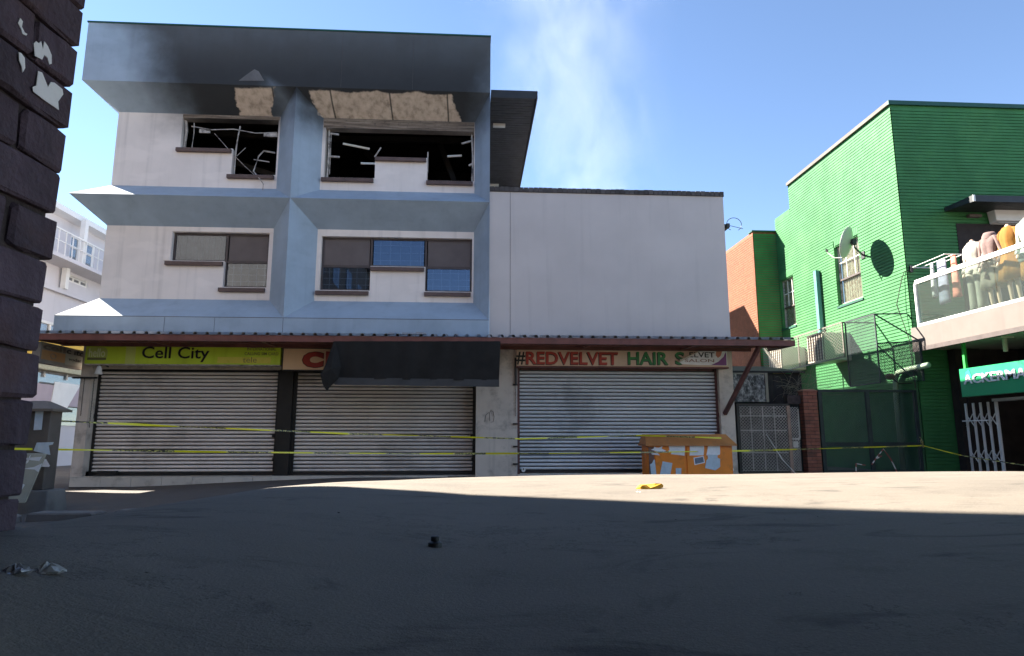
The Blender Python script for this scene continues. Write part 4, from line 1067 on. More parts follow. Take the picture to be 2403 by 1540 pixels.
b = MB(); diamond(b, (gx0+.06, AYG-.035, .06), (gx1-gx0-.06, 0, 0), (0, 0, gz1-.12), 15, 20, .0065); link('mesh', b, M['wire_pale'], g1, kind='stuff')
b = MB(); b.box(gx1+.001, gx1+.075, AYG-.05, AYG+.02, 0, gz1-.05); link('lock_post', b, mat('peeling_cream_post', (.30, .20, .16), .7, .3, 6), g1)
b = MB(); diamond(b, (gx1+.085, AYG-.03, .06), (.19, 0, 0), (0, 0, 1.48), 3, 22, .007); link('side_mesh', b, M['wire_pale'], g1, kind='stuff')
b = MB(); b.box(gx1+.09, gx1+.28, AYG-.04, AYG, .78, .82); b.box(gx1+.27, gx1+.29, AYG-.04, AYG, .82, 1.5); b.box(gx1+.10, gx1+.22, AYG-.05, AYG-.005, .60, .74); link('latch_frame', b, M['wire_pale'], g1)
bp = thing('brick_gatepost', 'red brick gatepost between the mesh gate and dark gate', 'gatepost', (8.0, AYG, 0))
rb = {}
def rbrick(L, D_, H=.072):
    k = (L, D_)
    if k not in rb:
        m_ = MB(); c = .004
        m_.loft([[(c,c,h0),(L-c,c,h0),(L-c,D_-c,h0),(c,D_-c,h0)] if e else [(0,0,h0),(L,0,h0),(L,D_,h0),(0,D_,h0)] for h0, e in ((0,1),(.005,0),(H-.005,0),(H,1))]); rb[k] = m_.mesh('brick')
    return rb[k]
zc = -.02; row = 0
while zc < 1.86:
    if row % 2:
        for x, L in ((7.84, .222), (8.072, .106)):
            for yy in (0, .116): link('brick', rbrick(L, .106), M['redbrick'], bp, loc=(x + rnd.uniform(-.002,.002), AYG-.05+yy+rnd.uniform(-.003,.003), zc))
    else:
        for x, L in ((7.84, .106), (7.956, .222)):
            for yy in (0, .116): link('brick', rbrick(L, .106), M['redbrick'], bp, loc=(x + rnd.uniform(-.002,.002), AYG-.05+yy+rnd.uniform(-.003,.003), zc))
    zc += .0835; row += 1
b = MB(); b.box(7.848, 8.17, AYG-.042, AYG+.166, -.02, zc-.012); link('mortar', b, M['mortar'], bp)
b = MB(); b.loft([[(7.83+e, AYG-.06+e, zc+h), (8.19-e, AYG-.06+e, zc+h), (8.19-e, AYG+.19-e, zc+h), (7.83+e, AYG+.19-e, zc+h)] for h, e in ((-.01, 0), (.03, 0), (.06, .05), (.07, .1))]); link('rounded_cap', b, M['redbrick'], bp)
# low wall linking to the box
lw = MB(); lw.box(7.5, 7.83, AYG+.05, AYG+.22, 1.62, 1.82); link('lintel_stub', lw, M['mortar'], bp)
# old metal box above the gate
ob = thing('metal_box', 'blotched grey metal box above the mesh gate', 'box', (6.5, AYG, 1.66))
q0 = PY(1722, 935, AYG); q1 = PY(1797, 876, AYG)
def blotch():
    m, t, p = nt('blotched_grey_paint'); pos, X, Y, Z = wpos(t)
    a = noise(t, scaled(t, pos, 14, 14, 9), 1, 5, .75)
    t.links.new(ramp(t, a, [(.42, (.02, .02, .022)), (.52, (.13, .13, .135)), (.64, (.38, .37, .36))]), p.inputs['Base Color']); p.inputs['Roughness'].default_value = .7; return m
b = MB(); b.box(q0.x-.02, q1.x-.07, AYG-.05, AYG+.5, 1.66, q1.z-.03); link('body', b, blotch(), ob)
b = MB(); b.box(q0.x-.02, q1.x-.07, AYG-.07, AYG+.5, q1.z-.028, q1.z); b.box(q1.x-.065, q1.x, AYG-.07, AYG+.5, 1.655, q1.z); link('edge', b, M['wire'], ob)
# tall dark gate
dg_ = thing('dark_gate', 'tall dark green mesh double gate closing the alley', 'gate', (9.4, AYG, 0))
dx0, dx1, dz = 8.22, 10.66, 1.96
for a in (dx0, (dx0+dx1)/2-.05, dx1-.07):
    b = MB(); b.box(a, a+.09 if a != dx1-.07 else a+.07, AYG-.03, AYG+.03, 0, dz); link('post', b, M['gate_dark'], dg_)
for zz, h in ((dz-.06, .06), (.62, .10), (.02, .06)):
    for a, c in ((dx0+.092, (dx0+dx1)/2-.052), ((dx0+dx1)/2+.042, dx1-.072)):
        b = MB(); b.box(a, c, AYG-.025, AYG+.025, zz, zz+h); link('rail', b, M['gate_dark'], dg_)
b = MB(); diamond(b, (dx0+.09, AYG+.028, .05), (dx1-dx0-.16, 0, 0), (0, 0, dz-.1), 60, 48, .004); link('mesh', b, M['gate_dark'], dg_, kind='stuff')
# red and white tape snagged at its foot
b = MB()
for pts in ([(2008,1108),(2008,1088),(2030,1092)], [(2045,1090),(2057,1073),(2072,1054),(2090,1078),(2104,1108)], [(2057,1076),(2068,1070)]):
    b.tube([PY(x, y, AYG-.12) for x, y in pts], .013, 4)
def rw():
    m, t, p = nt('red_white_tape'); pos, X, Y, Z = wpos(t)
    f = math_(t, 'GREATER_THAN', math_(t, 'FRACT', math_(t, 'MULTIPLY', math_(t, 'ADD', X, Z), 5.0)), .5)
    t.links.new(mixc(t, f, (.70, .68, .66), (.32, .06, .05)), p.inputs['Base Color']); p.inputs['Roughness'].default_value = .5; return m
link('snagged_tape', b, rw(), label='scraps of red and white tape snagged on the dark gate', cat='tape scrap')
b = MB(); b.tube([PY(1797, 1018*.99+10, AYG-.1), PY(1835, 1078, AYG-.1), PY(1868, 1113, AYG-.1)], [.006, .012, .006], 4)
link('white_cord', b, M['paper'], label='slack white cord slanting across the mesh gate', cat='cord')

# ------------------------------------------------------------------ green brick building
XG, GYF, GZT = 10.73, 15.3, 9.38
YST, YIN = 20.88, 22.0                       # where the parapet steps down, where the wing begins
gb = thing('green_building', 'bright green painted brick building with shop and balcony', 'building', (XG, 18, 0))
W1 = (17.17, 18.41, 4.66, 6.42); W2 = (20.97, 21.93, 4.56, 6.22)
back = MB(); REC = .024
sideplace = lambda u, d, z: (XG + REC + d, u, z)
holed_wall(back, GYF+REC, YIN, -.1, 8.5, [W1, W2], .16, sideplace); holed_wall(back, GYF+REC, YST, 8.5, GZT, [], .1, sideplace)
back.quad((XG+REC,GYF+REC,-.1), (20,GYF+REC,-.1), (20,GYF+REC,GZT), (XG+REC,GYF+REC,GZT))
back.quad((XG,GYF,GZT), (20,GYF,GZT), (20,YST,GZT), (XG,YST,GZT)); back.quad((XG,YST,8.5), (20,YST,8.5), (20,YST,GZT), (XG,YST,GZT)); back.quad((XG,YST,8.5), (XG,YIN,8.5), (20,YIN,8.5), (20,YST,8.5))
link('wall', back, M['green'], gb)
def courses(rects_fn, z0, z1, name, mm, par, pitch=.0855):
    b = MB(); z = z0
    while z + .07 < z1:
        for seg in rects_fn(z, z+pitch): seg(b, z, z+pitch-.019)
        z += pitch
    return link(name, b, mm, par, kind='stuff')
def side_segs(z0, z1):
    out = []; top = YST if z1 > 8.5 else YIN
    cuts = [GYF, top]
    for y0, y1, a, c in (W1, W2):
        if z1 > a and z0 < c + .02: cuts += [y0, y1]
        elif z0 >= c + .02 and z1 < c + .26: cuts += [y0-.02, y1+.02]
    cuts.sort()
    for i in range(0, len(cuts), 2):
        a, c = cuts[i], cuts[i+1]
        def f(b, p, q, a=a, c=c):
            b.add([(XG,a,p),(XG,c,p),(XG,c,q),(XG,a,q),(XG+REC+.002,a,p),(XG+REC+.002,c,p),(XG+REC+.002,c,q),(XG+REC+.002,a,q)], [(0,3,2,1),(0,1,5,4),(3,7,6,2),(0,4,7,3),(1,2,6,5)])
        if c - a > .03: out.append(f)
    return out
courses(side_segs, -.05, GZT-.06, 'brick_courses', M['green'], gb)
DOOR = (12.16, 15.0, 3.4, 6.16)
def front_segs(z0, z1):
    cuts = [XG + .0005, 20]
    if z1 > DOOR[2] and z0 < DOOR[3]: cuts += [DOOR[0], DOOR[1]]
    if z1 > -1 and z0 < 2.9: cuts = [XG, 12.0]
    cuts.sort(); out = []
    for i in range(0, len(cuts), 2):
        a, c = cuts[i], cuts[i+1]
        def f(b, p, q, a=a, c=c):
            b.add([(a,GYF,p),(c,GYF,p),(c,GYF,q),(a,GYF,q),(a,GYF+REC+.002,p),(c,GYF+REC+.002,p),(c,GYF+REC+.002,q),(a,GYF+REC+.002,q)], [(0,1,2,3),(0,4,5,1),(3,2,6,7),(1,5,6,2)])
        out.append(f)
    return out
courses(front_segs, -.05, GZT-.06, 'brick_courses', M['green'], gb)
b = MB(); b.box(XG-.05, 20, GYF-.05, GYF-.002, GZT-.05, GZT+.06); link('roof_flashing', b, M['green_trim'], gb)
b = MB(); b.box(XG-.05, XG-.002, GYF-.002, YST+.02, GZT-.04, GZT+.06); link('roof_flashing', b, M['slab'], gb)
# brick-on-edge along the lower parapet and over the windows
sold = MB().box(0, .02, 0, .075, 0, .20).mesh('soldier_brick')
def soldiers(y0, y1, z):
    y = y0
    while y + .075 < y1 + .03: link('soldier_brick', sold, M['green'], gb, loc=(XG-.004, y, z)); y += .0885
soldiers(YST+.02, YIN-.02, 8.32); soldiers(W1[0]-.02, W1[1]+.02, W1[3]+.03); soldiers(W2[0]-.02, W2[1]+.02, W2[3]+.03)
def green_window(y0, y1, z0, z1, label):
    w = bpy.data.objects.new('window', None); COL.objects.link(w); w.parent = gb; w.matrix_parent_inverse = WI[gb.name]; w.location = (XG, (y0+y1)/2, z0)
    WI[w.name] = Matrix.Translation(w.location).inverted(); w['label'] = label
    xa = XG + .10; zm = z0 + (z1-z0)*.42; t = .045
    b = MB(); b.box(xa, xa+.05, y0, y1, z1-t, z1); b.box(xa, xa+.05, y0, y1, z0, z0+t); b.box(xa, xa+.05, y0, y0+t, z0+t, z1-t); b.box(xa, xa+.05, y1-t, y1, z0+t, z1-t)
    link('frame', b, M['frame_w'], w)
    b = MB(); b.box(xa-.01, xa+.04, y0+t, y1-t, zm-.025, zm+.025); link('meeting_rail', b, M['frame_b'], w)
    for k in (1, 2):
        yy = y0 + (y1-y0)*k/3; b = MB(); b.box(xa+.01, xa+.03, yy-.012, yy+.012, zm+.03, z1-t); link('glazing_bar', b, M['alu'], w)
    zz = (zm+z1)/2; b = MB(); b.box(xa+.008, xa+.032, y0+t, y1-t, zz-.012, zz+.012); link('glazing_bar', b, M['alu'], w)
    b = MB(); b.box(xa+.034, xa+.038, y0+t, y1-t, z0+t, z1-t); link('pane', b, M['glass'], w)
    b = MB(); n = 30
    for i in range(n):
        u0 = y0+t+(y1-y0-2*t)*i/n; u1 = y0+t+(y1-y0-2*t)*(i+1)/n; o0 = .012*math.sin(i*1.9); o1 = .012*math.sin((i+1)*1.9)
        b.quad((xa+.075+o0, u0, z0), (xa+.075+o1, u1, z0), (xa+.075+o1, u1, z1), (xa+.075+o0, u0, z1))
    link('curtain', b, M['curtain'], w, smooth=True)
    b = MB(); b.hexa([(XG-.03, y0-.03, z0-.09), (XG+.13, y0-.03, z0-.06), (XG+.13, y1+.03, z0-.06), (XG-.03, y1+.03, z0-.09)], [(XG-.03, y0-.03, z0-.035), (XG+.13, y0-.03, z0+.0), (XG+.13, y1+.03, z0+.0), (XG-.03, y1+.03, z0-.035)]); link('sill', b, M['green_trim'], w)
green_window(*W1, 'curtained window behind the satellite dish'); green_window(*W2, 'narrow curtained window beside the wing')
# the wing: green return and orange brick flank
WX = 9.89; WZ = 8.05
wing = thing('brick_wing', 'orange brick wing with a green painted end at the back of the alley', 'building', (WX, 24, 0))
b = MB(); b.box(WX+.012, XG+.4, YIN+.012, 27, -.1, WZ); link('wall', b, M['orangebrick'], wing)
def wing_front(z0, z1):
    def f(b, p, q): b.add([(WX+.03,YIN,p),(XG+.01,YIN,p),(XG+.01,YIN,q),(WX+.03,YIN,q),(WX+.03,YIN+.014,p),(XG+.01,YIN+.014,p),(XG+.01,YIN+.014,q),(WX+.03,YIN+.014,q)], [(0,1,2,3),(0,4,5,1),(3,2,6,7),(0,3,7,4)])
    return [f]
courses(wing_front, -.05, WZ, 'brick_courses', M['green'], wing)
def wing_side(z0, z1):
    out = []; k = int(round(z0/.0855))
    y = YIN + .0 - (.116 if k % 2 else 0)
    while y < 26.9:
        a, c = max(y, YIN), min(y+.222, 27)
        if c - a > .02:
            def f(b, p, q, a=a, c=c): b.add([(WX,a,p),(WX,c,p),(WX,c,q),(WX,a,q),(WX+.014,a,p),(WX+.014,c,p),(WX+.014,c,q),(WX+.014,a,q)], [(0,3,2,1),(0,1,5,4),(3,7,6,2),(0,4,7,3),(1,2,6,5)])
            out.append(f)
        y += .232
    return out
courses(wing_side, -.05, WZ-.02, 'flank_bricks', M['orangebrick'], wing)
b = MB(); b.box(WX-.03, XG+.4, YIN-.03, YIN+.3, WZ+.001, WZ+.05); link('coping', b, M['green_trim'], wing)
# box duct and pipes on the green flank
q0 = PX(1913, 636, XG-.1); q1 = PX(1924, 764, XG-.1)
b = MB(); b.box(XG-.14, XG-.02, q1.y-.05, q1.y+.10, 3.2, q0.z); link('box_duct', b, M['pipe_blue'], label='blue green square duct climbing the green wall', cat='duct')
pe = [PX(2190, 862, XG-.12), PX(2140, 866, XG-.12), PX(2112, 874, XG-.12)]
pts = [Vector((XG-.10, 14.72, 2.50)), Vector((XG-.10, 15.5, 2.47)), Vector((XG-.10, 15.85, 2.43)), Vector((XG-.10, 15.97, 2.30)), Vector((XG-.10, 16.0, 2.0)), Vector((XG-.10, 16.0, 0.0))]
b = MB(); b.tube(pts, .065, 10); link('drain_pipe', b, M['pipe_pale'], label='pale green drain pipe bending down beneath the balcony', cat='pipe', smooth=True)
b = MB(); b.tube([(XG-.02, 15.36, 2.0), (XG-.03, 15.40, 3.2), (XG-.16, 15.55, 4.1), (XG-.05, 15.42, 4.75), (XG-.02, 15.34, 4.9), (XG+.2, 15.2, 4.95)], .012, 5); link('loose_cable', b, M['wire_dark'], label='loose black cable curving down the green corner', cat='cable')
# satellite dish
dp = PX(1993, 570, XG-.60)
ds = thing('satellite_dish', 'white satellite dish on the sunlit green wall', 'dish', (XG, dp.y+.25, dp.z-.2))
nd = Vector((-.62, .72, .30)).normalized(); ud = nd.cross(Vector((0,0,1))).normalized(); vd = ud.cross(nd)
b = MB(); secs = []
for k in range(7):
    rr = .43 * k / 6 + .001; dz = .26 * (rr/.43)**2 * .35
    secs.append([dp + ud*(rr*.93*math.cos(a*math.pi/16)) + vd*(rr*math.sin(a*math.pi/16)) + nd*dz for a in range(32)])
secs2 = [[p_ - nd*.008 for p_ in s_] for s_ in secs][::-1]
b.loft(secs + secs2, cap=False); link('reflector', b, M['dish'], ds, smooth=True)
fp = dp + nd*.55 - vd*.30
b = MB(); b.tube([dp - vd*.42 + nd*.09, dp - vd*.45 + nd*.3, fp], .012, 6); link('feed_arm', b, M['alu'], ds)
b = MB(); b.tube([fp - nd*.03, fp + nd*.02 + vd*.06], .032, 8); link('receiver', b, M['dark_metal'], ds)
b = MB(); mp = Vector((XG-.01, dp.y+.40, dp.z-.22)); b.tube([dp - nd*.02, dp - nd*.10, dp - nd*.12 - Vector((0,0,.12)), mp], .024, 8); b.box(XG-.02, XG-.001, mp.y-.08, mp.y+.08, mp.z-.1, mp.z+.1); b.box(dp.x+.02, dp.x+.12, dp.y-.12, dp.y-.02, dp.z-.08, dp.z+.08); link('wall_bracket', b, M['dark_metal'], ds)

# air conditioners in their cage
def ac(label, px0, px1, ptop, pbot, depth):
    q = PX(px0, ptop, XG-depth); r_2 = PX(px1, ptop, XG-depth)
    ya, yb = r_2.y, q.y; zt = (q.z + r_2.z)/2; zb = PX(px1, pbot, XG-depth).z
    a = thing('air_conditioner', label, 'air conditioner', (XG-depth/2, (ya+yb)/2, zb), 'wall air conditioners in the cage')
    b = MB(); b.box(XG-depth+.02, XG-.001, ya, yb, zb, zt); link('casing', b, M['cream_metal'], a, bevel=.015)
    b = MB(); b.box(XG-depth, XG-depth+.019, ya+.015, yb-.015, zb+.015, zt-.015); link('grille_back', b, M['frame_b'], a)
    n = 7
    for k in range(n):
        yy = ya + .03 + (yb-ya-.06)*k/(n-1); b = MB(); b.box(XG-depth-.022, XG-depth-.001, yy-.018, yy+.018, zb+.02, zt-.02); link('louvre', b, M['cream_metal'], a)
    b = MB(); b.box(XG-depth-.026, XG-depth-.001, ya, yb, zt-.018, zt+.01); b.box(XG-depth-.026, XG-depth-.001, ya, yb, zb-.01, zb+.018); link('bezel', b, M['cream_metal'], a)
ac('cream air conditioner at the far end of the cage', 1803, 1832, 818, 868, .80)
ac('cream air conditioner beside the cage corner', 1893, 1930, 785, 846, .80)
CGX = XG - .92
cg = thing('wire_cage', 'welded wire security cage around the air conditioners', 'cage', (CGX, 18, 3))
A = PX(1790, 815, CGX); B = PX(1975, 757, CGX); C_ = PX(1980, 838, CGX); D_ = PX(1832, 872, CGX)
yA, yB = A.y, B.y; zT, zB = B.z, C_.z
zl0 = PX(1977, 838, CGX).z
b = MB(); r = .018
for a, c in (((CGX,yA,A.z),(CGX,yB,B.z)), ((CGX,yB,B.z),(CGX,yB,zl0)), ((CGX,yB,zl0),(CGX,D_.y,D_.z)), ((CGX,D_.y,D_.z),(CGX,yA,A.z)), ((CGX,yB,B.z),(XG-.02,yB,B.z)), ((CGX,yA,A.z),(XG-.02,yA,A.z)), ((CGX,(yA+yB)/2,(A.z+B.z)/2),(CGX,(yA+yB)/2,(zl0+D_.z)/2))):
    b.bar(a, c, .035, .035)
link('frame', b, M['wire'], cg)
b = MB(); diamond(b, (CGX-.02, yB, zl0), (0, yA-yB, A.z-B.z), (0, 0, B.z-zl0), 34, 11, .0045); link('face_mesh', b, M['wire'], cg, kind='stuff')
# its lower bay towards the street
yC = PX(2062, 760, XG-.75).y; zl = 2.15
b = MB()
Fp = [(XG-.85, yB-.02, B.z), (XG-.85, yC, B.z-.02), (XG-.85, yC, zl), (XG-.85, yB-.02, zl)]
for i in range(4): b.bar(Fp[i], Fp[(i+1) % 4], .03, .03)
Gp = [(XG-.05, yC-.42, B.z-.75), (XG-.05, yC-.42, zl)]
b.bar(Fp[1], Gp[0], .03, .03); b.bar(Gp[0], Gp[1], .04, .04); b.bar(Fp[1], (XG-.03, yC, B.z), .03, .03); b.bar(Gp[0], (XG-.85, yC, B.z-.75), .03, .03); b.bar((XG-.85, yC, B.z-.8), (XG-.2, yC-.36, zl), .025, .025)
link('street_frame', b, M['gate_dark'], cg)
b = MB(); diamond(b, (XG-.86, yC, zl), (0, yB-yC, 0), (0, 0, B.z-zl), 26, 34, .005); diamond(b, (XG-.845, yC, zl), (.8, -.42, 0), (0, 0, B.z-zl-.75), 20, 24, .005); link('street_mesh', b, M['gate_dark'], cg, kind='stuff')
fl = thing('flood_light', 'small bronze flood light on the cage post', 'lamp', (XG-.8, yC, 2.9))
q = PX(2088, 884, XG-.55); b = MB(); b.loft([[q + Vector((dx, .10*math.cos(a*math.pi/5)*k, .08*math.sin(a*math.pi/5)*k)) for a in range(10)] for dx, k in ((-.10, .5), (-.06, .95), (.05, 1.0), (.1, .6))]); link('lamp_head', b, mat('bronze_lamp', (.32, .20, .12), .4, .2), fl)
b = MB(); b.tube([q + Vector((.05, 0, -.05)), q + Vector((.2, 0, -.16)), (XG-.01, q.y, q.z-.16)], .015, 6); link('arm', b, M['dark_metal'], fl)
# dry creeper tangled behind the gatepost
b = MB(); rnd.seed(5)
for k in range(34):
    p_ = Vector((7.6 + rnd.uniform(0, .9), AYG + .25 + rnd.uniform(0, .5), 1.75 + rnd.uniform(0, .15))); pts = [p_.copy()]; d = Vector((rnd.uniform(-.5, .5), rnd.uniform(-.2, .2), 1)).normalized()
    for j in range(9):
        d = (d + Vector((rnd.uniform(-.5, .5), rnd.uniform(-.3, .3), rnd.uniform(-.55, .35)))).normalized(); p_ = p_ + d*.09; pts.append(p_.copy())
    b.tube(pts, .0035, 3, cap=False)
link('dry_creeper', b, mat('dry_creeper_stem', (.20, .17, .13), .9, .2), label='tangle of dry creeper stems behind the red brick gatepost', cat='creeper')

# ------------------------------------------------------------------ balcony, its figures and the shop below
bc = thing('balcony', 'pink plaster balcony with glass balustrade on the green building', 'balcony', (XG, 13, 3))
BY0 = 8.0; BZ0, BZ1 = 2.97, 3.46
b = MB(); b.box(XG-.035, 15.5, BY0, GYF-.003, BZ0, BZ1); link('slab', b, M['slab'], bc)
b = MB(); b.box(XG-.045, XG+.05, BY0, GYF-.003, BZ0-.10, BZ0-.002); link('drip_beam', b, M['frame_b'], bc)
b = MB(); b.box(XG+.06, 15.5, BY0, GYF-.003, BZ0-.03, BZ0-.004); link('soffit', b, M['soffit'], bc)
b = MB(); b.box(XG-.02, XG+.07, BY0, 15.05, BZ1+.002, BZ1+.06); b.box(XG-.025, XG-.02, 15.01, 15.06, BZ1, 4.5); link('bottom_channel', b, M['white'], bc)
gy = 15.02; k = 0
while gy > BY0 + .5:
    g = MB(); g.box(XG+.02, XG+.032, gy-2.38, gy, BZ1+.062, 4.49); link('glass_panel', g, M['glass'], bc); gy -= 2.4
b = MB(); b.box(XG-.01, XG+.06, BY0, 15.05, 4.50, 4.55); b.box(XG+.005, XG+.045, BY0, 15.05, 4.57, 4.60); link('handrail', b, M['white'], bc)
b = MB(); b.box(XG-.005, XG+.04, 15.02, 15.05, BZ1+.06, 4.50); link('end_post', b, M['white'], bc)
# hood over the balcony door and the dark doorway
hd = thing('door_hood', 'black flat hood over the balcony doorway', 'hood', (13, GYF, 6.2))
h0 = PY(2215, 492, GYF); hx = h0.x
zt0 = PY(2290, 456, 14.3).z
b = MB(); b.hexa([(hx, GYF-.003, h0.z-.06), (16, GYF-.003, h0.z-.06), (16, 14.35, zt0-.16), (hx+.02, 14.35, zt0-.16)], [(hx, GYF-.003, h0.z+.05), (16, GYF-.003, h0.z+.05), (16, 14.35, zt0), (hx+.02, 14.35, zt0)]); link('canopy', b, M['hood'], hd)
b = MB(); b.box(hx+.005, hx+.06, 14.335, 14.348, zt0-.16, zt0); link('end_cap', b, M['alu'], hd)
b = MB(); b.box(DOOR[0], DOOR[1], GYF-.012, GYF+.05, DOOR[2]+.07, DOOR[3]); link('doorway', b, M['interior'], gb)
b = MB(); q0 = PY(2282, 505, GYF-.1); b.box(q0.x-.1, q0.x+.22, GYF-.12, GYF-.013, q0.z-.05, q0.z+.02); link('bracket_plate', b, M['slab'], hd)
acb = thing('split_unit', 'white split air conditioner hung under the black hood', 'air conditioner', (13, GYF-.2, 5.9))
q0 = PY(2330, 490, GYF-.25); b = MB(); b.hexa([(q0.x+.05, GYF-.25, q0.z-.30), (q0.x+1.2, GYF-.25, q0.z-.30), (q0.x+1.2, GYF-.015, q0.z-.34), (q0.x+.05, GYF-.015, q0.z-.34)], [(q0.x, GYF-.28, q0.z), (q0.x+1.2, GYF-.28, q0.z), (q0.x+1.2, GYF-.015, q0.z), (q0.x, GYF-.015, q0.z)]); link('casing', b, M['white'], acb, bevel=.02)
b = MB(); b.box(q0.x+.08, q0.x+1.1, GYF-.262, GYF-.2, q0.z-.36, q0.z-.345); link('air_flap', b, M['grid'], acb)
# clothes rail with two garments
cr = thing('clothes_rail', 'folding wall clothes rail on the balcony', 'clothes rail', (11.3, 15.0, 5))
q0 = PY(2152, 608, 14.9); q1 = PY(2228, 590, 14.2)
ra = Vector((XG+.12, 15.0, 4.98)); b = MB()
for dx in (0, .22, .44): b.tube([(ra.x+dx, 15.25, ra.z), (ra.x+dx, 14.1, ra.z+.02)], .010, 6)
b.tube([(ra.x-.02, 14.1, ra.z+.02), (ra.x+.8, 14.1, ra.z+.02)], .012, 6); b.tube([(ra.x-.02, 15.25, ra.z), (ra.x+.5, 15.25, ra.z)], .012, 6); link('rail', b, M['alu'], cr)
b = MB(); b.box(ra.x-.04, ra.x+.02, 15.24, GYF-.002, ra.z-.12, ra.z+.06); link('wall_bracket', b, M['dark_metal'], cr)
def garment(name, label, cat, m, cx, cy, ztop, zbot, w0, w1, seed, yaw=0, th=.05):
    q = random.Random(seed); b = MB(); secs = []; n = 20
    for j in range(13):
        v = j/12; w_ = w0 + (w1-w0)*v; z = ztop + (zbot-ztop)*v; s_ = []
        for k in range(n):
            a = 2*math.pi*k/n; f = 1 + .18*math.sin(3*a + seed) * v + .10*math.sin(5*a + 2*v + seed)
            dx = th*(.4+v)*math.cos(a)*f; dy = w_/2*math.sin(a)
            s_.append((cx + dx*math.cos(yaw) - dy*math.sin(yaw), cy + dx*math.sin(yaw) + dy*math.cos(yaw), z + .02*math.sin(2*a+seed)*v))
        secs.append(s_)
    b.loft(secs); return link(name, b, m, label=label, cat=cat, smooth=True)
garment('draped_jeans', 'grey blue jeans draped over the balcony clothes rail', 'jeans', mat('grey_denim', (.16, .165, .22), .85, .25, 6), ra.x+.24, 14.55, ra.z+.02, 3.95, .30, .34, 2)
garment('draped_blouse', 'rust pink blouse twisted over the balcony clothes rail', 'blouse', mat('rust_pink_cloth', (.50, .17, .12), .85, .25, 8), ra.x+.26, 14.18, ra.z+.03, 4.02, .16, .24, 5)
garment('draped_towel', 'pale grey towel at the wall end of the clothes rail', 'towel', mat('pale_grey_towel', (.36, .38, .36), .9, .2, 8), ra.x+.20, 14.82, ra.z+.01, 4.15, .10, .14, 9)

# mannequins: one skinned body each, clothes as children
def skin_body(name, V, E_, m, parent):
    me = bpy.data.meshes.new(name); me.from_pydata([v[:3] for v in V], E_, []); me.update()
    o = bpy.data.objects.new(name, me); COL.objects.link(o)
    sk = o.modifiers.new('skin', 'SKIN'); sk.use_smooth_shade = True
    for i, v in enumerate(V):
        me.skin_vertices[0].data[i].radius = (v[3], v[3]); me.skin_vertices[0].data[i].use_root = (i == 0)
    ss = o.modifiers.new('sub', 'SUBSURF'); ss.levels = 1; ss.render_levels = 1
    dg = bpy.context.evaluated_depsgraph_get(); nm = bpy.data.meshes.new_from_object(o.evaluated_get(dg))
    bpy.data.objects.remove(o); nm.materials.clear()
    for p_ in nm.polygons: p_.use_smooth = True
    return link(name, nm, m, parent)
def cloth_tube(name, par, m, secs, seed, fold=.09, n=30):
    """secs: (cx, cy, z, rx, ry)"""
    b = MB(); out = []
    for j, (cx, cy, z, rx, ry) in enumerate(secs):
        v = j / (len(secs)-1)
        out.append([(cx + rx*math.cos(2*math.pi*k/n)*(1 + fold*(math.sin(5*2*math.pi*k/n + seed + 3*v) + .5*math.sin(9*2*math.pi*k/n - seed + 5*v))*(.35+v)), cy + ry*math.sin(2*math.pi*k/n)*(1 + fold*math.sin(4*2*math.pi*k/n + seed*2 + 2*v)*(.35+v)), z + (.018*math.sin(3*2*math.pi*k/n + seed + j) if 0 < j else 0)) for k in range(n)])
    b.loft(out); return link(name, b, m, par, smooth=True)
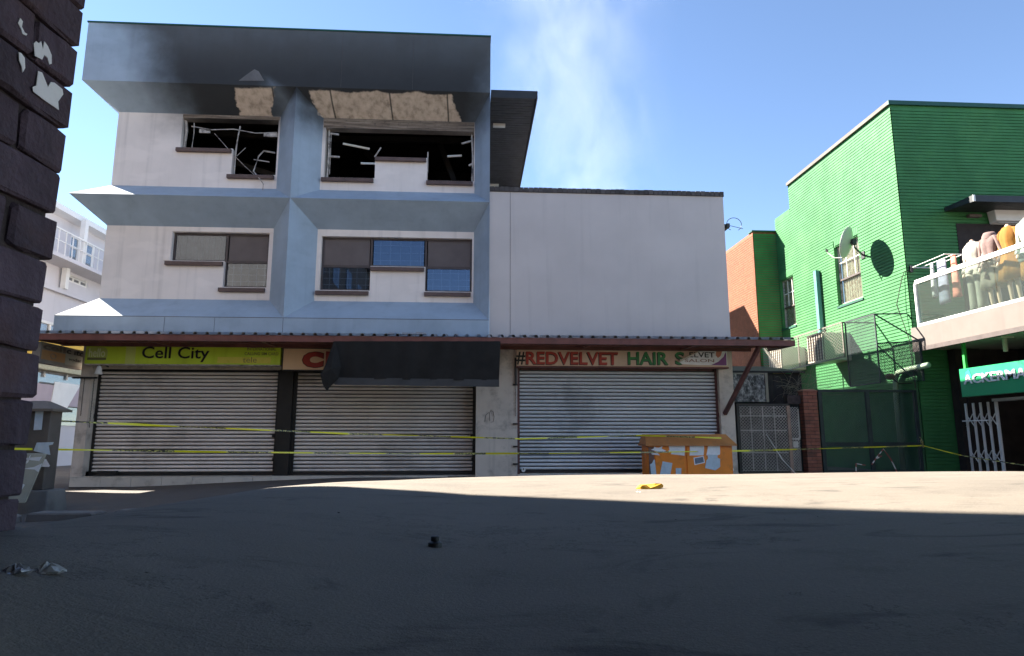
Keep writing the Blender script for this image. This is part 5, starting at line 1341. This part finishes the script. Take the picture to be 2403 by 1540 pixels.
def mannequin(label, x, y, top_m, skirt_m, kind, seed, h=1.14):
    z = BZ1 + .005
    t = thing('mannequin', label, 'mannequin', (x, y, z), 'headless mannequins behind the balcony glass')
    V = [(x, y, z+.92*h, .115), (x, y, z+1.10*h, .10), (x, y, z+1.28*h, .12), (x, y, z+1.40*h, .07), (x, y, z+1.47*h, .048), (x, y, z+1.53*h, .045)]
    E_ = [(0,1),(1,2),(2,3),(3,4),(4,5)]
    for s_ in (-1, 1):
        o = len(V)
        V += [(x, y+s_*.10, z+.84*h, .085), (x-.02, y+s_*.10, z+.48*h, .052), (x+.01, y+s_*.105, z+.12*h, .036), (x, y+s_*.105, z+.05*h, .036), (x-.12, y+s_*.12, z+.03, .028)]
        E_ += [(0, o), (o, o+1), (o+1, o+2), (o+2, o+3), (o+3, o+4)]
        o = len(V)
        V += [(x, y+s_*.19, z+1.36*h, .055), (x+.03, y+s_*.28, z+1.10*h, .040), (x-.06, y+s_*.26, z+.88*h, .030), (x-.10, y+s_*.25, z+.80*h, .026)]
        E_ += [(3, o), (o, o+1), (o+1, o+2), (o+2, o+3)]
    skin_body('body', V, E_, M['skin'], t)
    top = [(x, y, z+1.475*h, .062, .070), (x, y, z+1.455*h, .085, .11), (x, y, z+1.43*h, .10, .165), (x, y, z+1.39*h, .115, .195), (x-.01, y, z+1.30*h, .135, .20), (x-.01, y, z+1.20*h, .13, .18), (x, y, z+1.08*h, .115, .155), (x, y, z+1.0*h, .13, .18), (x, y, z+.92*h, .155, .215), (x, y, z+.86*h, .165, .23)]
    if kind == 'dress': top += [(x, y, z+.70*h, .20, .28), (x, y, z+.50*h, .23, .30)]
    if kind == 'coat': top += [(x, y, z+.72*h, .20, .29)]
    cloth_tube('dress' if kind == 'dress' else 'top', t, top_m, top, seed)
    for s_ in (-1, 1):
        cloth_tube('sleeve', t, top_m, [(x, y+s_*.15, z+1.43*h, .05, .045), (x, y+s_*.205, z+1.39*h, .062, .055), (x+.01, y+s_*.245, z+1.27*h, .064, .056), (x+.03, y+s_*.285, z+1.12*h, .056, .05), (x-.0, y+s_*.285, z+1.02*h, .056, .052), (x-.06, y+s_*.265, z+.90*h, .05, .045)], seed+s_, .10, 12)
    if kind == 'trousers':
        for s_ in (-1, 1): cloth_tube('trouser_leg', t, skirt_m, [(x, y+s_*.10, z+.92*h, .14, .13), (x, y+s_*.11, z+.6*h, .105, .10), (x, y+s_*.115, z+.25*h, .105, .10), (x, y+s_*.12, z+.07, .11, .105)], seed, .05, 14)
    elif kind == 'skirt':
        cloth_tube('skirt', t, skirt_m, [(x, y, z+.96*h, .155, .19), (x, y, z+.80*h, .19, .25), (x, y, z+.60*h, .21, .27), (x, y, z+.46*h, .22, .28)], seed)
    elif kind == 'coat':
        cloth_tube('skirt', t, skirt_m, [(x, y, z+.78*h, .17, .22), (x, y, z+.55*h, .19, .24), (x, y, z+.42*h, .2, .25)], seed)
    return t
mx = XG + .42
m_ivory = mat('ivory_cloth', (.42, .39, .33), .9, .08, 8); m_gtr = mat('grey_olive_cloth', (.22, .21, .17), .9, .12, 8)
m_taupe = mat('taupe_knit', (.17, .115, .105), .95, .15, 14); m_gsk = mat('grey_brown_skirt', (.20, .17, .13), .9, .12)
m_must = mat('mustard_knit', (.23, .10, .016), .95, .10, 14); m_mint = mat('mint_white_cloth', (.34, .38, .34), .9, .06)
mannequin('headless mannequin in ivory top and wide grey trousers', mx, 13.62, m_ivory, m_gtr, 'trousers', 1)
t = mannequin('headless mannequin in tied taupe cardigan and grey skirt', mx-.02, 13.12, m_taupe, m_gsk, 'skirt', 4)
b = MB(); cc = Vector((mx-.2, 13.12, BZ1+1.14)); rnd.seed(2)
for k in range(7):
    a = k*.9; b.tube([cc + Vector((-.01*k, .11*math.cos(a+u), .055*math.sin(a*1.3+u) )) for u in (0, .7, 1.4, 2.1)], .026, 7)
b.tube([cc, cc + Vector((-.03, -.06, -.2)), cc + Vector((-.02, -.05, -.42))], [.04, .045, .05], 8); link('waist_knot', b, m_taupe, t, smooth=True)
b = MB(); cc = Vector((mx, 13.12, BZ1+1.66)); b.loft([[cc + Vector((r*math.cos(a*math.pi/8), r*1.1*math.sin(a*math.pi/8), z)) for a in range(16)] for z, r in ((-.06, .14), (.02, .13), (.08, .10), (.05, .07), (-.02, .06))], cap=False); link('hood', b, m_taupe, t, smooth=True)
mannequin('headless mannequin in a long mustard knit dress', mx, 12.62, m_must, m_must, 'dress', 7, 1.16)
mannequin('headless mannequin in mint white coat and mustard skirt', mx-.04, 12.08, m_mint, m_must, 'coat', 3, 1.16)

# shop under the balcony
shp = thing('clothing_shop', 'dark shop front beneath the balcony of the green building', 'shop', (11.6, 13, 0))
SXF = 11.55
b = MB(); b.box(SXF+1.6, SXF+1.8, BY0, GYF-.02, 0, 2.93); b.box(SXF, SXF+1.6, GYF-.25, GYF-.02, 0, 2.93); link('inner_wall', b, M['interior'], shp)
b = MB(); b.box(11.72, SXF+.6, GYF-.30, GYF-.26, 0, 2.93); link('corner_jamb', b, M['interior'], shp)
b = MB(); b.box(SXF+.02, SXF+1.6, BY0, GYF-.3, 0, .03); link('shop_floor', b, M['frame_b'], shp)
b = MB(); b.box(XG+.55, XG+.75, BY0, 13.75, 1.60, 1.66); link('door_track', b, M['grid'], shp)
b = MB()
for yy in (12.2, 10.6): b.box(SXF+.2, SXF+.26, yy-.03, yy+.03, .03, 2.0)
b.box(SXF+.2, SXF+.26, 9.0, 12.2, 1.5, 1.56); b.box(SXF+.2, SXF+.26, 9.0, 12.2, .55, .6); link('display_frame', b, M['frame_b'], shp)
b = MB(); b.box(SXF+.24, SXF+.25, 10.63, 12.17, .6, 1.5); link('display_glass', b, M['glass'], shp)
b = MB(); b.box(SXF+.5, SXF+.9, 10.2, 12.3, .95, .98); link('display_shelf', b, M['slab'], shp)
for k, (yy, zz, c) in enumerate(((12.0, .98, 'white'), (11.6, .98, 'cream_metal'), (11.75, .40, 'slab'))):
    b = MB(); b.loft([[(SXF+.6+dx*.6, yy + .09*math.cos(a*math.pi/5)*s_, zz + .05 + .05*math.sin(a*math.pi/5)*s_) for a in range(10)] for dx, s_ in ((0, .5), (.08, 1), (.25, .9), (.4, .6))])
    link('shoe', b, M[c], label=('white shoe on the display shelf in the shop', 'cream shoe beside the white one on the display shelf', 'brown shoe low down in the shop display')[k], cat='shoe')
# hanging sign with its poles
SX = XG + .18
sy0 = PX(2250, 870, SX).y; zt = PX(2250, 867, SX).z; zb_ = PX(2258, 932, SX).z
hs = thing('hanging_sign', 'long green hanging shop sign with white capitals under the balcony', 'sign', (SX, sy0-1, zb_))
b = MB(); b.box(SX, SX+.14, BY0+.3, sy0, zb_, zt); link('sign_case', b, M['shop_green'], hs)
lettering('ACKERMANS', hs, M['ink_white'], (SX-.002, sy0-.12, zb_+.27), (0,-1,0), (0,0,1), 2.12, .20, .02, .02)
b = MB(); q = [(SX-.006, sy0-.18, zb_+.40), (SX-.006, sy0-.36, zb_+.40), (SX-.006, sy0-.30, zb_+.58), (SX-.006, sy0-.2, zb_+.54)]; b.prism(q[::-1], (-.003, 0, 0)); link('emblem', b, mat('teal_emblem', (.03, .36, .30), .4, .05), hs)
for yy in (sy0-.12, sy0-2.2):
    b = MB(); b.box(SX+.04, SX+.10, yy-.03, yy+.03, zt, BZ0-.03); link('pole', b, M['pole_green'], hs)
lt = thing('ceiling_lamp', 'small pale lamp post under the balcony soffit', 'lamp', (12.3, 14.2, 2.7))
q = PY(2358, 815, 13.2); b = MB(); b.box(q.x-.03, q.x+.03, 13.17, 13.23, 2.62, BZ0-.07); link('stem', b, M['soffit'], lt); b = MB(); b.box(q.x-.14, q.x+.14, 13.1, 13.3, BZ0-.068, BZ0-.033); link('base_plate', b, M['soffit'], lt)
# concertina gate folded to the side
cgx = XG + .60
cgt = thing('concertina_gate', 'white folding concertina gate drawn aside at the shop', 'gate', (cgx, 13, 0))
ys = [PX(x, 940, cgx).y for x in (2264, 2282, 2299, 2317, 2336)]; 
for i, yy in enumerate(ys):
    w_ = .022 if i < 4 else .034
    b = MB(); b.box(cgx-.02, cgx-.004, yy-w_, yy-w_*.3, .02, 1.60); b.box(cgx-.02, cgx-.004, yy+w_*.3, yy+w_, .02, 1.60); b.box(cgx-.003, cgx+.012, yy-w_, yy+w_, .02, 1.60); link('upright', b, M['alu'], cgt)
for i in range(4):
    for zz in (1.22, .42):
        b = MB(); b.bar((cgx-.026, ys[i], zz+.14), (cgx-.026, ys[i+1], zz-.14), .008, .022, (1,0,0)); b.bar((cgx-.036, ys[i], zz-.14), (cgx-.036, ys[i+1], zz+.14), .008, .022, (1,0,0)); link('scissor_link', b, M['alu'], cgt)
b = MB(); b.box(cgx-.05, cgx-.04, ys[3], ys[0]+.1, 1.19, 1.215); link('latch_bar', b, M['white'], cgt)

# ------------------------------------------------------------------ apartment block up the side street on the left
AX = -15.5
ap = thing('apartment_block', 'pale lavender apartment block with white balconies up the side street', 'building', (AX-3, 27, 0))
def az_(px_, py_): q = PX(px_, py_, AX); return q.y, q.z
AYA, AYB = 21.6, 44.0
ztop = az_(180, 530)[1]
holes = []
wins = []
def win_from(px0, py0, px1, py1):
    a = az_(px0, py0); c = az_(px1, py1); return (a[0], c[0], c[1], a[1])
w_a = win_from(167, 554, 217, 645); w_b = win_from(158, 638, 205, 670)
fz1 = az_(170, 632)[1]; fz2 = az_(170, 690)[1]
mb = MB(); place = lambda u, d, z: (AX - d, u, z)
wa = (w_a[0], w_a[1], fz1+.05, az_(190, 562)[1]); wb = (w_b[0], w_b[1], az_(180, 668)[1], az_(180, 650)[1])
holed_wall(mb, AYA, AYB, -1, ztop, [wa, wb, (wa[0]+5, wa[1]+5, wa[2], wa[3]), (wb[0]+5, wb[1]+5, wb[2], wb[3])], .2, place)
mb.quad((AX,AYA,-1), (AX,AYA,ztop), (AX-9,AYA,ztop), (AX-9,AYA,-1)); mb.quad((AX,AYA,ztop), (AX,AYB,ztop), (AX-9,AYB,ztop), (AX-9,AYA,ztop))
link('wall', mb, M['apt'], ap)
b = MB(); b.box(AX-9, AX+.5, AYA, AYB, ztop+.002, ztop+.22); link('roof_edge', b, M['white'], ap)
b = MB(); b.box(AX+.002, AX+.9, AYA, AYB, fz1-.14, fz1); link('balcony_slab', b, M['apt'], ap)
b = MB(); b.box(AX+.002, AX+.18, AYA, AYB, fz2-.18, fz2); link('string_course', b, M['apt'], ap)
for yy in (az_(148, 590)[0], az_(148, 590)[0]+3.6):
    b = MB(); b.box(AX+.60, AX+.78, yy-.10, yy+.10, fz1+.003, ztop); link('column', b, M['white'], ap)
    b = MB(); b.box(AX+.10, AX+.28, yy-.10, yy+.10, fz2+.003, fz1-.143); link('column', b, M['white'], ap)
b = MB(); yy = AYA + .2
while yy < 34: b.box(AX+.84, AX+.87, yy, yy+.03, fz1+.003, fz1+.85); yy += .42
b.box(AX+.83, AX+.88, AYA, 34, fz1+.85, fz1+.90); b.box(AX+.84, AX+.87, AYA, 34, fz1+.45, fz1+.48); link('balcony_rail', b, M['white'], ap)
for (y0, y1, z0, z1) in (wa, wb, (wa[0]+5, wa[1]+5, wa[2], wa[3]), (wb[0]+5, wb[1]+5, wb[2], wb[3])):
    w = bpy.data.objects.new('window', None); COL.objects.link(w); w.parent = ap; w.matrix_parent_inverse = WI[ap.name]; w.location = (AX, (y0+y1)/2, z0); WI[w.name] = Matrix.Translation(w.location).inverted()
    b = MB(); xb = AX - .08; t_ = .07
    for k in range(4): yy = y0 + (y1-y0-t_)*k/3; b.box(xb, xb+.06, yy, yy+t_, z0, z1)
    for zz in (z0, z0+(z1-z0)*.62, z1-t_): b.box(xb+.002, xb+.062, y0+t_, y1-t_, zz, zz+t_)
    link('frame', b, M['white'], w)
    b = MB(); b.box(xb+.02, xb+.03, y0, y1, z0, z1); link('pane', b, M['apt_pane'], w)
    b = MB(); b.quad((AX-.19, y0, z0), (AX-.19, y1, z0), (AX-.19, y1, z1), (AX-.19, y0, z1)); link('curtain', b, M['blind2'], w)
# lower gallery of windows just above the awning level
a0 = az_(120, 728); 
for k in range(7):
    y0 = 22.2 + k*1.35; b = MB(); b.box(AX+.004, AX+.05, y0, y0+1.2, 3.6, 4.9); link('gallery_pane', b, M['apt_pane'], ap)
    b = MB(); b.box(AX+.052, AX+.10, y0-.12, y0-.03, 3.0, 5.0); link('gallery_post', b, M['white'], ap)
b = MB(); b.box(AX+.052, AX+.11, 21.8, 32, 4.92, 5.02); b.box(AX+.052, AX+.11, 21.8, 32, 4.2, 4.27); link('gallery_rail', b, M['white'], ap)
# signs at its street level
ysg = thing('street_sign', 'yellow shop fascia sign along the apartment block', 'sign', (AX+.6, 24, 2.4))
z0, z1 = az_(115, 880)[1], az_(115, 838)[1]
b = MB(); b.box(AX+.10, AX+.5, 21.8, 27.5, z0+.35, z1+.6); link('fascia', b, mat('yellow_sign_face', (.70, .42, .02), .5, .06), ysg)
b = MB(); b.box(AX+.08, AX+.52, 21.8, 27.5, z0+.1, z0+.345); link('lower_strip', b, mat('olive_sign_strip', (.42, .38, .24), .5, .2, 9), ysg)
b = MB(); b.box(AX+.01, AX+.04, 21.8, 31, 1.3, z0+.05); link('shop_window', b, M['apt_pane'], ap)
shs = thing('street_sign', 'dusky pink fascia sign with white letters along the apartment block', 'sign', (AX+.6, 27, .8))
za, zb2 = az_(170, 950)[1], az_(170, 918)[1]
b = MB(); b.box(AX+.05, AX+.3, 21.8, 31.5, za-.1, zb2+.1); link('fascia', b, mat('dusky_pink_sign', (.44, .36, .40), .6, .05), shs)
qa = az_(168, 948); qb = az_(201, 924)
lw_ = (qb[0]-qa[0]+.3)
for k, ch in enumerate('SH'): lettering(ch, shs, M['ink_white'], (AX+.302, qa[0]+k*lw_*.52, qa[1]), (0,1,0), (0,0,1), lw_*.46, .62, .05, .02)
qa = az_(110, 948); qb = az_(160, 918)
b = MB(); b.prism([(AX+.302, qa[0]-.3, qa[1]-.1), (AX+.302, qb[0]-.5, qa[1]-.12), (AX+.302, qb[0]+.2, qb[1]+.25), (AX+.302, qa[0]-.2, qb[1]+.25)], (.02, 0, 0)); link('white_panel', b, M['white'], shs)

# ------------------------------------------------------------------ neighbours outside the picture whose shade falls on the street
def block(name, label, x0, x1, y0, y1, h, m, side_win):
    t = thing(name, label, 'building', ((x0+x1)/2, (y0+y1)/2, 0))
    b = MB(); b.box(x0, x1, y0, y1, -.6, h); link('wall', b, m, t)
    b = MB(); b.box(x0-.12, x1+.12, y0-.12, y1+.12, h+.002, h+.25); link('parapet', b, M['slab'], t)
    for (u0, u1, v0, v1) in side_win:
        b = MB(); b.box(x1+.002, x1+.04, u0, u1, v0, v1); link('window', b, M['apt_pane'], t)
    return t
wl = [(y, y+1.3, z, z+1.4) for y in (-5, -2, 1, 4) for z in (1.2, 4.3, 7.4)]
block('corner_building', 'tall plain building beside the brick pier, left of the street', -16, -6.0, -9, 6.70, 10.2, M['sand'], wl)
block('corner_building', 'long plain building across the side street from the burnt block', -26, AX, 9.5, 19.05, 10.6, M['plinth'], [(y, y+1.3, z, z+1.4) for y in (10, 13, 16) for z in (1.2, 4.3, 7.4)])
bt = block('hall_building', 'hall with striped gable facing the burnt block across the street', -16, 14, -22, -13, 9.5, M['hall'], [])

vr = thing('occluder', 'unseen veranda over the pavement behind the brick pier', 'occluder', (0, -3, 0))  # added out of view to keep sky light off the near ground
b = MB(); b.box(-5.5, 7.5, -9, 1.7, 2.95, 3.10); link('roof', b, M['dark_board'], vr)
b = MB(); b.box(-5.5, 7.5, 1.7, 1.76, 2.86, 3.14); link('fascia', b, M['oxide'], vr)
for xx in (-4.6, 4.8):
    b = MB(); b.tube([(xx, -.4, .0), (xx, -.4, 2.949)], .06, 10); link('post', b, M['rail'], vr)
b = MB(); b.box(-5.5, 7.5, -9.3, -9.02, -.2, 3.1); link('back_wall', b, M['hall'], vr)
sd = thing('alley_backing', 'near black boards added behind the mesh gate to darken the alley', 'dark_board', (7.6, 16.6, 0))  # boards and roof added to stand for the dark behind the gate
for k in range(10):
    a_ = 5.9 + k*.235; b = MB(); b.box(a_, a_+.225, 16.10, 16.13, 0, 2.42 + .02*math.sin(k*2.3)); link('wall_board', b, M['dark_board'], sd)
b = MB(); b.hexa([(5.86, 16.0, 2.42), (8.32, 16.0, 2.42), (8.32, 18.4, 2.8), (5.86, 18.4, 2.8)], [(5.86, 16.0, 2.47), (8.32, 16.0, 2.47), (8.32, 18.4, 2.85), (5.86, 18.4, 2.85)]); link('roof_sheet', b, M['dark_board'], sd)
b = MB(); b.box(8.24, 8.28, 16.135, 18.3, 0, 2.4); link('end_board', b, M['dark_board'], sd)
# ------------------------------------------------------------------ litter
def on_ground(px_, py_):
    r = ray(px_, py_); t = .3
    while t < 40:
        p_ = CAM + r*t
        if p_.z <= ground_z(p_.x, p_.y): break
        t += .005
    return CAM + r*t
rnd.seed(11)
def crumple(name, label, cat, m, px_, py_, sx, sy, sz, seed, group=None):
    c = on_ground(px_, py_); q = random.Random(seed); b = MB(); secs = []; n = 14
    for j in range(6):
        v = j/5; rr = math.sin(math.pi*(.08+.84*v))
        secs.append([(c.x + sx*rr*math.cos(2*math.pi*k/n)*q.uniform(.6, 1.2), c.y + sy*rr*math.sin(2*math.pi*k/n)*q.uniform(.6, 1.2), c.z - .002 + sz*v*q.uniform(.5, 1.25)) for k in range(n)])
    b.loft(secs); return link(name, b, m, label=label, cat=cat, group=group)
m_yel = mat('yellow_peel', (.62, .33, .02), .6, .12, 20)
c = on_ground(1523, 1149); b = MB()
pts = [(-.072, 0), (-.05, .03), (-.01, .035), (.03, .03), (.065, .012), (.075, -.005), (.03, -.022), (-.02, -.03), (-.055, -.02)]
b.loft([[(c.x + u*k*.72 + o, c.y + v*k, c.z + z*.6 + (.008 if u > .04 else 0) + .006*math.sin(u*90)) for u, v in pts] for z, k, o in ((-.004, 1, 0), (.010, 1.02, 0), (.020, .86, .002), (.022, .4, .004))])
link('fruit_peel', b, m_yel, label='bright yellow peel lying on the sunlit paving', cat='peel')
crumple('paper_crumb', 'tiny white crumbs beside the yellow peel', 'crumbs', M['paper'], 1498, 1156, .012, .02, .006, 4)
c = on_ground(1020, 1287); b = MB()
b.loft([[(c.x + r*math.cos(a*math.pi/9), c.y + r*math.sin(a*math.pi/9), c.z + z) for a in range(18)] for z, r in ((-.002, .013), (.002, .0135), (.011, .013), (.013, .010), (.014, .008), (.022, .008), (.023, .006))])
link('bottle_cap', b, M['dark_metal'], label='small black cap standing on the shaded paving', cat='cap')
crumple('foil_wrapper', 'crumpled dark silver wrapper lying by its pale twin', 'wrapper', mat('dull_foil', (.30, .30, .32), .4, .5, 30, metal=.4), 40, 1346, .016, .012, .011, 21)
crumple('foil_wrapper', 'crumpled pale wrapper with a light torn edge on the shaded paving', 'wrapper', mat('pale_foil', (.50, .50, .51), .45, .35, 30), 114, 1345, .017, .012, .012, 33)
for i in range(26):
    px_ = rnd.uniform(150, 2380); py_ = rnd.uniform(1180, 1520) if px_ > 700 else rnd.uniform(1260, 1520)
    if i == 0: pb = MB(); 
    c = on_ground(px_, py_); r = rnd.uniform(.0012, .003)
    pb.loft([[(c.x + r*1.3*k*math.cos(a*math.pi/3), c.y + r*k*math.sin(a*math.pi/3), c.z + z*r) for a in range(6)] for z, k in ((-.3, .7), (.3, 1), (.9, .6))])
link('loose_grit', pb, M['concrete'], kind='stuff')

# ------------------------------------------------------------------ smoke still rising behind the grey roof
def smoke_mat():
    m, t, p = nt('thin_smoke'); t.nodes.remove(p)
    out = t.nodes['Material Output']; pv = N(t, 'ShaderNodeVolumePrincipled')
    pv.inputs['Color'].default_value = (.93, .93, .94, 1); pv.inputs['Anisotropy'].default_value = .3
    pos, X, Y, Z = wpos(t)
    # axis of the plume leans with height
    up = math_(t, 'SUBTRACT', Z, 6.0)
    wob = math_(t, 'MULTIPLY', math_(t, 'SINE', math_(t, 'MULTIPLY_ADD', up, .42, .6)), .45)
    ax = math_(t, 'ADD', math_(t, 'MULTIPLY_ADD', up, -.055, 4.75), wob)
    dx = math_(t, 'SUBTRACT', X, ax); dy = math_(t, 'SUBTRACT', Y, 24.0)
    rr = math_(t, 'SQRT', math_(t, 'ADD', math_(t, 'MULTIPLY', dx, dx), math_(t, 'MULTIPLY', dy, dy)))
    wid = math_(t, 'MULTIPLY_ADD', up, .13, 2.0)
    fall = smooth(t, math_(t, 'DIVIDE', rr, wid), 1.35, .1)
    n1 = smooth(t, noise(t, scaled(t, pos, .55, .55, .28), 1.0, 5, .6, .8), .38, .70)
    thin = math_(t, 'DIVIDE', 1.0, math_(t, 'MULTIPLY_ADD', up, .16, 1.0))
    d = math_(t, 'MULTIPLY', math_(t, 'MULTIPLY', fall, n1), math_(t, 'MULTIPLY', thin, .10))
    t.links.new(d, pv.inputs['Density']); t.links.new(pv.outputs[0], out.inputs['Volume'])
    return m
b = MB()
b.loft([[(4.7 - .055*(z-6) + r*math.cos(a*math.pi/8), 24 + r*math.sin(a*math.pi/8), z) for a in range(16)] for z, r in ((6.0, 3.2), (12, 4.4), (18, 5.4), (24, 6.0))])
link('smoke', b, smoke_mat(), kind='stuff')
